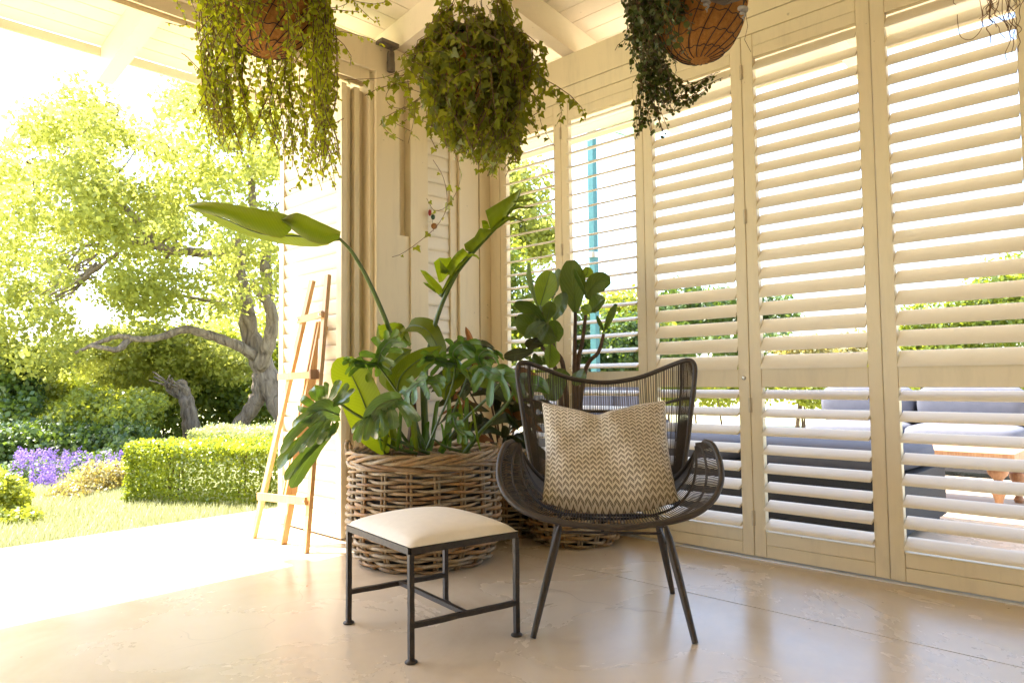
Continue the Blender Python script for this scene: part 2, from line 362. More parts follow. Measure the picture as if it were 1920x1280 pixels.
dk.add([(-3.3, YL-e1, zc(e1)+tt), (XR-e1, YL-e1, zc(e1)+tt), (XR-e1, -3.3, zc(e1)+tt), (-3.3, -3.3, zc(e1)+tt)], [(0, 1, 2, 3)])
dk.build('roof_deck', PAINT_W, roof, smooth=False)
def rafter(axis, c, w, s0, s1, depth=.172, mat=PAINT_W):
    m = MB(); pts = []
    for s_ in (s0, s1):
        for (dw, dz) in ((-w/2, -depth), (w/2, -depth), (w/2, -.001), (-w/2, -.001)):
            pts.append((c+dw, YL-s_, zc(s_)+dz) if axis == 'L' else (XR-s_, c+dw, zc(s_)+dz))
    f = [(0, 1, 2, 3), (7, 6, 5, 4), (0, 4, 5, 1), (1, 5, 6, 2), (2, 6, 7, 3), (3, 7, 4, 0)]
    if axis == 'L': f = [q[::-1] for q in f]
    m.add(pts, f); return m.build('rafter', mat, roof, smooth=False)
for c in (2.57, 1.30, .0, -1.3, -2.6): rafter('L', c, .18 if c > 2 else .088, -1.26, 3.0 if c < 1 else XR-c-.05)
for c in (2.637, 1.35, .05, -1.3, -2.6): rafter('R', c, .088, -1.26, 3.0 if c < 1 else YL-c-.05)
# hip rafter on the diagonal
hp = MB(); w = .05; pts = []
for s_ in (-1.2, 2.9):
    for (dw, dz) in ((-w, -.185), (w, -.185), (w, -.003), (-w, -.003)): pts.append((XR-s_+dw*.707, YL-s_-dw*.707, zc(s_)+dz))
hp.add(pts, [(0, 1, 2, 3), (7, 6, 5, 4), (0, 4, 5, 1), (1, 5, 6, 2), (2, 6, 7, 3), (3, 7, 4, 0)]); hp.build('hip_rafter', PAINT_W, roof, smooth=False)
# fascia boards
MB().box(-3.3, XR+1.20, YL+1.192, YL+1.212, 2.745, 2.80).build('fascia_board', PAINT_W, roof, smooth=False)
MB().box(XR+1.192, XR+1.212, -3.3, YL+1.19, 2.745, 2.80).build('fascia_board', PAINT_W, roof, smooth=False)
# beams
MB().box(-3.2, XR, YL, YL+.10, 2.62, 2.7865).build('beam', PAINT, roof, smooth=False)
MB().box(XR, XR+.10, -3.2, YL+.10, 2.60, 2.7865).build('beam', PAINT, roof, smooth=False)
MB().box(XR+.003, XR+.06, -3.2, 3.216, 2.518, 2.5955).build('trim_board', PAINT, roof, smooth=False)
TRK = m_plain('brown_track', (.40, .28, .15), .6)
# sliding track of the left opening
MB().box(-3.2, 2.30, YL+.022, YL+.034, 2.545, 2.619).build('track_rail', PAINT, roof, smooth=False)
MB().box(-3.2, 2.30, YL+.035, YL+.085, 2.565, 2.619)  .build('track_rail', TRK, roof, smooth=False)
MB().box(-3.2, 2.30, YL+.086, YL+.098, 2.545, 2.619).build('track_rail', PAINT, roof, smooth=False)
# walls behind the camera
hw = thing('house_wall', 'plain cream house wall closing the verandah behind the camera', 'wall', (-3.2, -3.2, 0))
MB().box(-3.35, -3.2, -3.35, 3.40, 0.001, 3.45).build('wall', PAINT_W, hw, smooth=False)
MB().box(-3.2, 3.34, -3.35, -3.2, 0.001, 3.45).build('wall', PAINT_W, hw, smooth=False)
MB().box(3.24, 3.34, -3.19, -1.95, 0.001, 2.598).build('wall', PAINT_W, hw, smooth=False)
# corner wall between the opening and the shutter wall
cw = thing('corner_wall', 'cream boarded corner wall of posts and battens beside the folded shutters', 'wall', (2.6, YL, 0))
def board(x0, x1, y0, y1, z0=.001, z1=2.619, name='board', mat=PAINT):
    return MB().box(x0, x1, y0, y1, z0, z1).build(name, mat, cw, smooth=False)
board(2.330, 2.491, YL-.004, YL+.14, name='post')
board(2.300, 2.327, YL+.018, YL+.12, z1=2.56, name='moulding')
board(2.492, 2.574, YL+.055, YL+.08, z0=1.70, z1=2.618)
board(2.492, 2.574, YL+.010, YL+.075, z1=1.699)
board(2.494, 2.520, YL+.030, YL+.054, z0=1.86, z1=2.02, name='block')
board(2.576, 2.7065, YL, YL+.08, name='post')
board(2.965, 3.129, YL+.004, YL+.08)
board(3.130, 3.147, YL+.035, YL+.08)
board(3.148, XR+.10, YL+.012, YL+.08)
board(XR+.002, XR+.060, 3.219, YL+.010, name='frame_jamb')
board(2.7, 2.97, YL+.075, YL+.09, name='backing_board')

# ---------------------------------------------------------------- louvred shutter leaves
def louvre_mesh(L, tilt, w=.089, th=.0115, n=12):
    m = MB(); c, s_ = math.cos(tilt), math.sin(tilt)
    ring = []
    for k in range(n):
        an = 2*math.pi*k/n; y = w/2*math.copysign(abs(math.cos(an))**.9, math.cos(an)); z = th/2*math.copysign(abs(math.sin(an))**.7, math.sin(an))
        ring.append((y*c - z*s_, y*s_ + z*c))
    vs = [(x, y, z) for x in (0, L) for (y, z) in ring]
    m.add(vs, [(k, n+k, n+(k+1) % n, (k+1) % n) for k in range(n)] + [tuple(range(n)), tuple(range(2*n-1, n-1, -1))])
    for x0, x1 in ((-.006, .001), (L-.001, L+.006)): m.tube([(x0, 0, 0), (x1, 0, 0)], .0045, 6)
    return m.mesh('louvre', LOUV, ang=50)
MC = {}
def shutter(label, loc, rz, Wd, t_up, t_lo, group='louvred shutter leaves', hinges=(), hx=None, lock=None, zb=.012, zt=2.512, sw=.056, stl=True, n_lo=8, z_lo=.166, z_up=.925, n_up=18):
    r = thing('shutter_leaf', label, 'shutter', loc, rz, group); th = .034
    key = (round(Wd, 3), sw, stl)
    def part(name, x0, x1, z0, z1, y0=0, y1=th):
        k = (name, key, round(z0, 3), round(x0, 3))
        if k not in MC:
            m = MB(); e = .002
            m.add([(x0, y0+e, z0), (x1, y0+e, z0), (x1, y0+e, z1), (x0, y0+e, z1), (x0+e, y0, z0+e), (x1-e, y0, z0+e), (x1-e, y0, z1-e), (x0+e, y0, z1-e),
                   (x0, y1, z0), (x1, y1, z0), (x1, y1, z1), (x0, y1, z1)],
                  [(4, 5, 6, 7), (0, 1, 5, 4), (1, 2, 6, 5), (2, 3, 7, 6), (3, 0, 4, 7), (11, 10, 9, 8), (0, 8, 9, 1), (1, 9, 10, 2), (2, 10, 11, 3), (3, 11, 8, 0)])
            MC[k] = m.mesh(name, PAINT, smooth=False)
        return link(name, MC[k], r)
    a = sw if stl else 0.
    if stl: part('stile', 0, sw, zb, zt)
    part('stile', Wd-sw, Wd, zb, zt)
    g_ = .0012
    part('rail', a+g_, Wd-sw-g_, zb, .070, .0015); part('rail', a+g_, Wd-sw-g_, .0715, .132, .0015)
    part('rail', a+g_, Wd-sw-g_, .806, .893, .0015)
    part('rail', a+g_, Wd-sw-g_, 2.398, 2.4505, .0015); part('rail', a+g_, Wd-sw-g_, 2.452, zt, .0015)
    L = Wd - a - sw - .004
    for (z0, cnt, pt, tl) in ((z_lo, n_lo, .0866, t_lo), (z_up, n_up, .0845, t_up)):
        for k in range(cnt):
            t_ = tl + random.choice((-1, 0, 0, 0, 1)) * 1.5; key2 = ('L', round(L, 3), round(t_, 1))
            if key2 not in MC: MC[key2] = louvre_mesh(L, math.radians(t_))
            link('louvre', MC[key2], r, (a+.002, th/2, z0 + k*pt))
    for z in hinges:
        if 'hinge' not in MC:
            m = MB(); m.tube([(0, -.004, -.034), (0, -.004, .034)], .0055, 8)
            m.box(-.010, .010, -.0015, .0005, -.034, .034)
            for q in (-.034, -.012, .012, .034): m.tube([(0, -.004, q-.0008), (0, -.004, q+.0008)], .0065, 8)
            MC['hinge'] = m.mesh('hinge', HINGE)
        link('hinge', MC['hinge'], r, (hx, 0, z))
    if lock:
        m = MB(); m.lathe([(.0, 0), (.011, 0), (.011, .003), (.008, .005), (0, .005)], 16); m.box(-.0015, .0015, -.005, .005, .0049, .0058)
        me = m.mesh('lock', STEEL); o = link('lock', me, r, lock); o.rotation_euler = (math.pi/2, 0, 0)
    return r
HINGE = m_plain('painted_hinge', (.62, .54, .40), .4, .2, .15)
RZ = -math.pi/2
hz_CD = [onX(1390, 137, XR)[2], onX(1394, 407, XR)[2], onX(1405, 759, XR)[2], onX(1411, 970, XR)[2]]
hz_AB = [onX(1053, 250, XR)[2], onX(1056, 468, XR)[2], .75, .2]
shutter('narrow shutter leaf in the corner behind the fiddle leaf fig, slats nearly flat', (XR, 3.214, 0), RZ, .518, 16, 15, hinges=hz_AB, hx=.5185)
shutter('shutter leaf behind the chair with thin open slats and the teal pole beyond', (XR, 2.694, 0), RZ, .577, 16, 15)
shutter('shutter leaf with a round keyhole lock on its stile, behind the chair arm', (XR, 2.115, 0), RZ, .571, 50, 26, hinges=hz_CD, hx=.5725, lock=(.571-.028, .001, onX(1396, 708, XR)[2]))
shutter('shutter leaf right of the long hinged joint, stained lowest slat, dark sofa beyond', (XR, 1.541, 0), RZ, .586, 50, 26)
shutter('widest shutter leaf at the right edge of the photograph', (XR-.004, .951, 0), RZ, .567, 50, 27)
shutter('shutter leaf just outside the right edge of the photograph', (XR, .381, 0), RZ, .571, 40, 15, hinges=hz_CD, hx=-.002)
shutter('second shutter leaf beyond the right edge of the photograph', (XR, -.192, 0), RZ, .571, 40, 15)
shutter('third shutter leaf beyond the right edge of the photograph', (XR, -.766, 0), RZ, .571, 40, 15, hinges=hz_CD, hx=-.002)
shutter('fourth shutter leaf beyond the right edge of the photograph', (XR, -1.34, 0), RZ, .571, 40, 15)
# fixed closed leaf in the corner wall (only its right part is visible)
shutter('narrow closed shutter set in the corner wall behind the tall leaves', (2.709, YL+.022, 0), 0, .252, 86, 86, sw=.058, stl=False, z_up=.93)
# folded stack outside the left opening
RZ2 = math.pi/2
shutter('sunlit closed shutter leaf folded outward behind the wooden easel', (2.169, 3.345, 0), RZ2, .69, 74, 74, 'folded stack of shutter leaves', sw=.05)
for x, lb, y in ((2.219, 'second folded shutter leaf of the stack, seen edge on', 3.378), (2.263, 'third folded shutter leaf of the stack, seen edge on', 3.352), (2.305, 'innermost folded shutter leaf of the stack against the corner moulding', 3.385)):
    shutter(lb, (x-.006, y, 0), RZ2, .69, 74, 74, 'folded stack of shutter leaves', sw=.05)

# ---------------------------------------------------------------- spotlights
def spot(x, y, label, rz=0):
    t = thing('spotlight', label, 'spotlight', (x, y, 2.787), rz, 'spotlights at the corner beams')
    MB().box(-.055, .065, -.060, .0, -.016, .006).build('bracket', PLAST, t, smooth=False, off=(0, 0, 0))
    MB().tube([(.028, -.03, -.012), (.028, -.03, -.05)], .009, 8).build('arm', PLAST, t, off=(0, 0, 0))
    m = MB(); m.lathe([(0, -.042), (.019, -.042), (.021, -.05), (.021, -.095), (.0225, -.097), (.0225, -.104), (.024, -.106), (.024, -.155), (.021, -.158), (.019, -.150), (0, -.148)], 20, (.028, -.03, 0))
    m.build('lamp_head', PLAST, t, off=(0, 0, 0)); return t
spot(2.385, YL-.0, 'small dark cylindrical spotlight clamped on the left beam')
spot(2.66, YL-.0, 'dark spotlight bracket half hidden by the ivy in the corner')
# ================================================================ FURNITURE
# ---------------------------------------------------------------- footstool
FT = [A(1.371, 1.761), A(1.753, 1.681), A(1.816, 2.117), A(1.440, 2.205)]   # front, right, back, left
ctr = sum(FT) / 4
st = thing('footstool', 'square footstool with cream padded seat on dark wrought iron legs, standing before the big basket', 'footstool', (*ctr, 0))
FC = m_plain('cream_canvas', (.78, .72, .64), .85, 0, .04, 40, .08)
def p3_(q, z): return A(q[0], q[1], z)
ZT = .338
for i, q in enumerate(FT):
    m = MB(); z0, z1 = .012, ZT - .012
    dirx = nz(np.append(FT[1] - FT[0], 0)); diry = nz(np.cross([0, 0, 1], dirx))
    P = [p3_(q, z) + A(random.uniform(-1, 1), random.uniform(-1, 1), 0) * .0006 for z in np.linspace(z0, z1, 12)]
    for a, b_ in zip(P[:-1], P[1:]): m.bar(a, b_, .0165 + random.uniform(-.0006, .0006), .0165, dirx)
    leg = m.build('leg', IRON, st, ang=60)
    m = MB(); m.lathe([(0, 0.0005), (.019, .0005), (.020, .003), (.019, .006), (.012, .010), (.009, .013), (0, .013)], 18, p3_(q, 0)); m.build('foot', IRON, leg)
for i in range(4):
    a, b_ = FT[i], FT[(i+1) % 4]; MB().bar(p3_(a, ZT-.003), p3_(b_, ZT-.003), .020, .020).build('seat_rail', IRON, st, smooth=False)
def wob(m, a, b_, w, n=8):
    P = [a + (b_ - a) * t + A(0, 0, random.uniform(-1, 1) * .0012) for t in np.linspace(0, 1, n)]
    for u, v in zip(P[:-1], P[1:]): m.bar(u, v, w, w)
    return m
wob(MB(), p3_(FT[0], .110), p3_(FT[1], .110), .016).build('stretcher', IRON, st, smooth=False)
wob(MB(), p3_(FT[3], .110), p3_(FT[2], .110), .016).build('stretcher', IRON, st, smooth=False)
wob(MB(), p3_((FT[0]+FT[1])/2, .112), p3_((FT[3]+FT[2])/2, .112), .015).build('stretcher', IRON, st, smooth=False)
n = 29; G = np.zeros((n, n, 3)); G2 = np.zeros((n, n, 3))
for i in range(n):
    for j in range(n):
        u, v = i/(n-1), j/(n-1); su, sv = 2*u-1, 2*v-1
        uu = su * 1.03; vv = sv * 1.03
        b2 = FT[0]*(1-(uu+1)/2)*(1-(vv+1)/2) + FT[1]*((uu+1)/2)*(1-(vv+1)/2) + FT[2]*((uu+1)/2)*((vv+1)/2) + FT[3]*(1-(uu+1)/2)*((vv+1)/2)
        e = (1-abs(su)**5)*(1-abs(sv)**5); dome = (1-su*su)*(1-sv*sv)
        G[i, j] = (b2[0], b2[1], ZT + .009 + .030*e**.45 + .030*dome)
        G2[i, j] = (b2[0], b2[1], ZT + .008)
m = MB(); m.grid(G); m.grid(G2[::-1]); m.build('seat_cushion', FC, st, ang=180)

# ---------------------------------------------------------------- lounge chair
CO = A(2.14, 1.58, 0); CU = A(.604, -.797, 0); CV = A(.797, .604, 0)
ch = thing('lounge_chair', 'taupe cord lounge chair with winged armrests and high back, patterned cushion on it', 'chair', CO)
def L2W(p): p = A(*p); return CO + CU*p[0] + CV*p[1] + A(0, 0, p[2])
def LW(P): return np.array([L2W(p) for p in P])
def mir(P): return [(-x, y, z) for x, y, z in P[::-1]]
TipX = .350
fr_h = [(.350, -.03, .626), (.371, -.065, .615), (.386, -.11, .560), (.378, -.165, .500), (.340, -.215, .447), (.265, -.262, .407), (.14, -.292, .383)]
front = mir([*fr_h][::-1])[::-1]
front = [(-x, y, z) for x, y, z in fr_h] + [(0, -.302, .374)] + fr_h[::-1]
bk_h = [(.350, -.03, .626), (.328, .005, .592), (.305, .05, .545), (.275, .10, .495), (.232, .15, .448), (.15, .19, .412)]
back = [(-x, y, z) for x, y, z in bk_h] + [(0, .20, .40)] + bk_h[::-1]
FRc = spline(front, 121); BKc = spline(back, 121)
rim = np.vstack([FRc, BKc[::-1][1:-1]])
m = MB(); m.tube(LW(rim), .0105, 10, closed=True); m.build('seat_frame', CORDF, ch)
def seatpt(t, w):
    i = t*(len(FRc)-1); a = int(min(i, len(FRc)-2)); f = i-a
    P = FRc[a]*(1-f)+FRc[a+1]*f; Q = BKc[a]*(1-f)+BKc[a+1]*f
    x = P[0]; sag = .030*(1-(2*t-1)**4)
    R = P*(1-w)+Q*w; k = 4*w*(1-w)
    return R + A(-.10*np.sign(R[0])*abs(R[0])*k*(1 if abs(R[0]) > .1 else abs(R[0])/.1), 0, -sag*k)
cords = MB()
NC = 156
for k in range(NC):
    t = .012 + .976*k/(NC-1); P = [seatpt(t, w) for w in np.linspace(0, 1, 9)]
    for dz in (0,): cords.tube(LW(P), .0020, 4, cap=False)
cords.build('seat_cords', CORD, ch)['kind'] = 'stuff'
for w in (.22, .5, .78):
    P = [seatpt(t, w) - A(0, 0, .0055) for t in np.linspace(.02, .98, 70)]
    MB().tube(LW(P), .0048, 6).build('support_ring', CORDF, ch)
# back shell
tp_h = [(.331, .315, .927), (.300, .335, .917), (.24, .365, .893), (.16, .39, .862), (.08, .405, .845)]
top = [(-x, y, z) for x, y, z in tp_h] + [(0, .41, .838)] + tp_h[::-1]
sd_h = [(.331, .315, .927), (.353, .308, .922), (.364, .300, .895), (.357, .285, .83), (.345, .268, .76), (.332, .245, .68), (.317, .215, .60), (.304, .185, .545), (.296, .165, .505)]
bt_h = [(.296, .165, .505), (.270, .185, .475), (.22, .212, .455), (.13, .235, .438)]
bot = [(-x, y, z) for x, y, z in bt_h] + [(0, .243, .432)] + bt_h[::-1]
TPc = spline(top, 81); SR = spline(sd_h, 50); BTc = spline(bot, 81)
SL = [(-p[0], p[1], p[2]) for p in SR]
loop = list(TPc) + list(SR[1:]) + list(BTc[::-1][1:-1]) + [tuple(p) for p in SL[::-1]][:-1]
m = MB(); m.tube(LW(loop), .0098, 10, closed=True); m.build('back_frame', CORDF, ch)
ou_h = [(.364, .300, .895), (.331, .315, .927)]
SI = np.array(SR)[4:]; sst = lambda w: SI[0]*(1-w)+SI[-1]*w
def bulge(u, w):
    fl = abs(2*u-1)**4; i = w*(len(SI)-1); a = int(min(i, len(SI)-2)); q = SI[a]*(1-(i-a))+SI[a+1]*(i-a)-sst(w)
    return A(np.sign(2*u-1)*q[0]*fl*.9, q[1]*fl+.035*4*w*(1-w)*(1-abs(2*u-1)**2), 0)
tcs = MB(); NB = 112
TT = spline([(-.358, .302, .912)] + list(map(tuple, TPc[::8])) + [(.358, .302, .912)], 200)
for k in range(NB):
    u = (k+.5)/NB; i = int(u*199); P = TT[i]; j = u*80; a = int(min(j, 79)); Q = BTc[a]*(1-(j-a)) + BTc[a+1]*(j-a)
    pts = []
    for w in np.linspace(0, 1, 8):
        R = P*(1-w) + Q*w
        pts.append(R + bulge(u, w))
    tcs.tube(LW(pts), .0019, 4, cap=False)
tcs.build('back_cords', CORD, ch)['kind'] = 'stuff'
def backpt(u, w):
    i = int(min(max(u, 0), 1)*199); P = TT[i]; j = u*80; a = int(min(j, 79)); Q = BTc[a]*(1-(j-a)) + BTc[a+1]*(j-a)
    return P*(1-w)+Q*w + bulge(u, w) + A(0, .006, 0)
P = [backpt(u, .30+.06*abs(2*u-1)) for u in np.linspace(.01, .99, 40)]; MB().tube(LW(P), .0065, 8).build('back_rail', CORDF, ch)
for u in (.135, .865):
    P = [backpt(u, w) for w in np.linspace(.0, 1, 20)]; MB().tube(LW(P), .0048, 8).build('back_upright', CORDF, ch)
for sgn in (0, 1):
    for w in (.70, .86):
        us = np.linspace(.03, .15, 8); us = us if not sgn else 1-us
        MB().tube(LW([backpt(u, w) for u in us]), .004, 6).build('back_brace', CORDF, ch)
# legs
def leg(top_, foot_):
    m = MB(); a, b_ = L2W(top_), L2W(foot_); t = np.linspace(0, 1, 10)
    m.tube([a+(b_-a)*x for x in t], [.006+.006*min(1, x*6) for x in t][:10] if False else np.interp(t, [0, .12, .3, 1], [.007, .0135, .0145, .010]), 12); m.build('leg', CORDF, ch)
leg((-.170, -.13, .345), (-.258, -.268, .001)); leg((.195, -.13, .345), (.268, -.268, .001))
leg((.185, .12, .33), (.252, .268, .001)); leg((-.185, .12, .33), (-.255, .268, .001))
for z, v0, v1 in ((.292, -.148, .135),):
    for s_ in (-1, 1): MB().tube([L2W((s_*.193, v0, z)), L2W((s_*.193, v1, z))], .005, 8).build('stretcher', CORDF, ch)
MB().tube([L2W((-.19, .0, .292)), L2W((.19, .0, .292))], .005, 8).build('stretcher', CORDF, ch)
MB().tube([L2W((x, -.13+.02*abs(x)/.19, .345-.004)) for x in np.linspace(-.19, .19, 5)], .006, 8).build('stretcher', CORDF, ch)
MB().tube([L2W((x, .12, .333)) for x in np.linspace(-.19, .19, 5)], .006, 8).build('stretcher', CORDF, ch)

# ---------------------------------------------------------------- cushion
def m_chev():
    m, t, b = newmat('zigzag_woven_cotton'); tc = nd(t, 'ShaderNodeTexCoord'); sp = nd(t, 'ShaderNodeSeparateXYZ'); t.links.new(tc.outputs['UV'], sp.inputs[0])
    NU, NV = 19., 23.
    fx = mth(t, 'FRACT', mth(t, 'MULTIPLY', sp.outputs[0], NU)); tri = mth(t, 'ABSOLUTE', mth(t, 'SUBTRACT', fx, .5))   # 0 .5
    half = mth(t, 'GREATER_THAN', fx, .5)
    y = mth(t, 'ADD', mth(t, 'MULTIPLY', sp.outputs[1], NV), mth(t, 'MULTIPLY', tri, 1.35))
    y = mth(t, 'ADD', y, mth(t, 'MULTIPLY', half, .22))
    fy = mth(t, 'FRACT', y)
    brown = mth(t, 'LESS_THAN', fy, .50); line = mth(t, 'MULTIPLY', mth(t, 'GREATER_THAN', fy, .20), mth(t, 'LESS_THAN', fy, .28))
    edge = mth(t, 'LESS_THAN', tri, .46)
    f = mth(t, 'MULTIPLY', mth(t, 'MULTIPLY', mth(t, 'SUBTRACT', brown, mth(t, 'MULTIPLY', line, .8)), 1), edge)
    wv = noise(t, 300, 2); c = mixc(t, f, (.72, .65, .53), (.13, .10, .07)); c = mixc(t, mth(t, 'MULTIPLY', wv, .35), c, (.30, .24, .17))
    t.links.new(c, b.inputs['Base Color']); b.inputs['Roughness'].default_value = .9; bump(t, b, wv, .35, .001); return m
CHEV = m_chev()
n = 61; CR = {'TL': (-.252, .165, .755), 'TR': (.232, .165, .760), 'BR': (.247, -.070, .422), 'BL': (-.236, -.070, .414)}
TLc, TRc, BRc, BLc = (A(*CR[k]) for k in ('TL', 'TR', 'BR', 'BL'))
nrm = nz(np.cross(TRc-TLc, BLc-TLc)); nrm = nrm if nrm[1] < 0 else -nrm
def cush(side):
    G = np.zeros((n, n, 3))
    for i in range(n):
        for j in range(n):
            u, v = 2*j/(n-1)-1, 2*i/(n-1)-1       # v: -1 bottom, +1 top
            pin = 1-.075*(1-u*u)*abs(v)**3; pin2 = 1-.055*(1-v*v)*abs(u)**3
            uu, vv = u*pin2, v*pin
            if v > 0: vv += v**3*(.07*abs(u)**4-.27*math.exp(-((u+.14)/.40)**2)-.05*(1-u*u))
            if v < 0: vv -= .26*(1-u*u)*abs(v)**3
            a, b_ = (uu+1)/2, (vv+1)/2
            P = BLc*(1-a)*(1-b_)+BRc*a*(1-b_)+TLc*(1-a)*b_+TRc*a*b_
            e = max(0, (1-u**4))*max(0, (1-v**4)); th = .085*e**.55 + .012*math.sin(5*u+3*v)*e - .03*math.exp(-((u+.1)/.13)**2-((v-.75)/.35)**2)*e
            th += .006*math.sin(9*u-4*v)*math.sin(7*v+2*u)*e + .010*math.exp(-((abs(u)-.85)/.12)**2)*math.sin(14*v+3*u)*e
            th *= 1.0 if v > -.2 else (1+.15*(-v-.2))
            G[i, j] = L2W(P + nrm*side*max(th, 0) + A(0, 0, -.010*(1-u*u)*(1-v)*.5))
    return G
m = MB(); m.grid(cush(1)); m.grid(cush(-.55)[::-1])
cu_ = m.build('cushion', CHEV, None, ang=180, off=(0, 0, 0)); cu_.location = (0, 0, 0)
tag(cu_, 'square cushion in cream and brown zigzag weave propped on the cord lounge chair', 'cushion')

# ---------------------------------------------------------------- easel
ez = thing('easel', 'tall wooden easel leaning on the sunlit folded shutter', 'easel', (1.87, 3.5, 0))
R0 = A(1.873, 3.253, .001); R1 = onX(615, 516, 2.085); Lf0 = A(1.856, 3.779, .001); Lf1 = onX(586, 526, 2.085); B0 = A(1.89, 3.511, .001)
def lerp(a, b_, t): return a + (b_-a)*t
upx = (1, 0, 0.13)
def slat(name, a, b_, w, h, up=upx): return MB().bar(a, b_, w, h, up).build(name, PINE, ez, smooth=False)
slat('post', R0, R1, .034, .022); slat('post', Lf0, Lf1, .034, .022)
def onpost(P0, P1, y):   # point of a post whose image row is y
    lo, hi = 0., 1.
    for _ in range(40):
        mid = (lo+hi)/2; q = lerp(P0, P1, mid)-CAM; py = 640-FPX*np.dot(q, UP)/np.dot(q, FW)
        if py > y: lo = mid
        else: hi = mid
    return lerp(P0, P1, lo)
ins = A(-.022, 0, 0)
a, b_ = onpost(Lf0, Lf1, 600), onpost(R0, R1, 590); d = nz(b_-a); slat('crossbar', a-d*.02+ins, b_+d*.012+ins, .016, .036, (0, 0, 1))
a, b_ = onpost(Lf0, Lf1, 929), onpost(R0, R1, 938); d = nz(b_-a); slat('crossbar', a-d*.012+ins, b_-d*.0+ins, .016, .040, (0, 0, 1))
a, b_ = onpost(Lf0, Lf1, 706), onpost(R0, R1, 702); d = nz(b_-a); slat('tray', a-d*.045+ins*1.6, b_+d*.02+ins*1.6, .034, .036, (0, 0, 1)); 
MB().bar(b_+d*.021+ins*2.4+A(0, 0, .0), b_+d*.034+ins*2.4, .05, .050).build('tray_end', TEAK, ez, smooth=False)
# centre mast and folded rear leg
M0 = lerp(Lf0, R0, .5)*A(1, 1, 0)+A(.03, 0, .12); M1 = onX(600, 604, 2.10)
for dy, w_ in ((.016, .012), (-.012, .016)):
    slat('mast', onpost(Lf0, Lf1, 930)*.5+onpost(R0, R1, 938)*.5+A(.0, dy, 0), M1+A(0, dy, 0), w_, .028)
slat('rear_leg', B0, M1+A(.03, 0, -.02), .022, .034)
c0 = at(598, 632, 3.75); c1 = at(599, 676, 3.72); MB().tube([onX(599, 635, 2.06), onX(597, 678, 2.045)], .004, 6).build('brace', STEEL, ez)
for P0, P1, y in ((Lf0, Lf1, 600), (R0, R1, 590), (R0, R1, 702), (Lf0, Lf1, 706), (R0, R1, 938)):
    q = onpost(P0, P1, y)+A(-.034, 0, 0); m = MB(); m.tube([q, q+A(-.004, 0, 0)], .006, 10); m.build('bolt', STEEL, ez)
# ---------------------------------------------------------------- hanging beads
bd = thing('bead_string', 'short string of red, green and brown beads hanging on the closed corner shutter', 'bead string', (2.735, YL-.02, 1.9))
q0 = onX(808, 396, 2.735); Yb = YL-.02
def onYp(px, py, Y):
    r = FW + RT*(px-960)/FPX - UP*(py-640)/FPX; return CAM + r*(Y/r[1])
b0 = onYp(807, 380, Yb); MB().tube([b0, onYp(813, 434, Yb)], .0012, 4).build('cord', WIRE, bd)
RED = m_plain('red_glaze', (.30, .02, .02), .3); GRN = m_plain('green_glaze', (.01, .07, .04), .3); BRN = m_plain('brown_nut', (.30, .13, .03), .5)
for (px, py, r, mt, sq) in ((806, 399, .011, RED, 1.8), (812, 407, .013, GRN, 1.3), (814, 424, .019, BRN, 1), ):
    q = onYp(px, py, Yb); m = MB(); m.lathe([(r*math.sin(a), -r*sq*math.cos(a)) for a in np.linspace(0, math.pi, 9)], 12, q); m.build('bead', mt, bd)
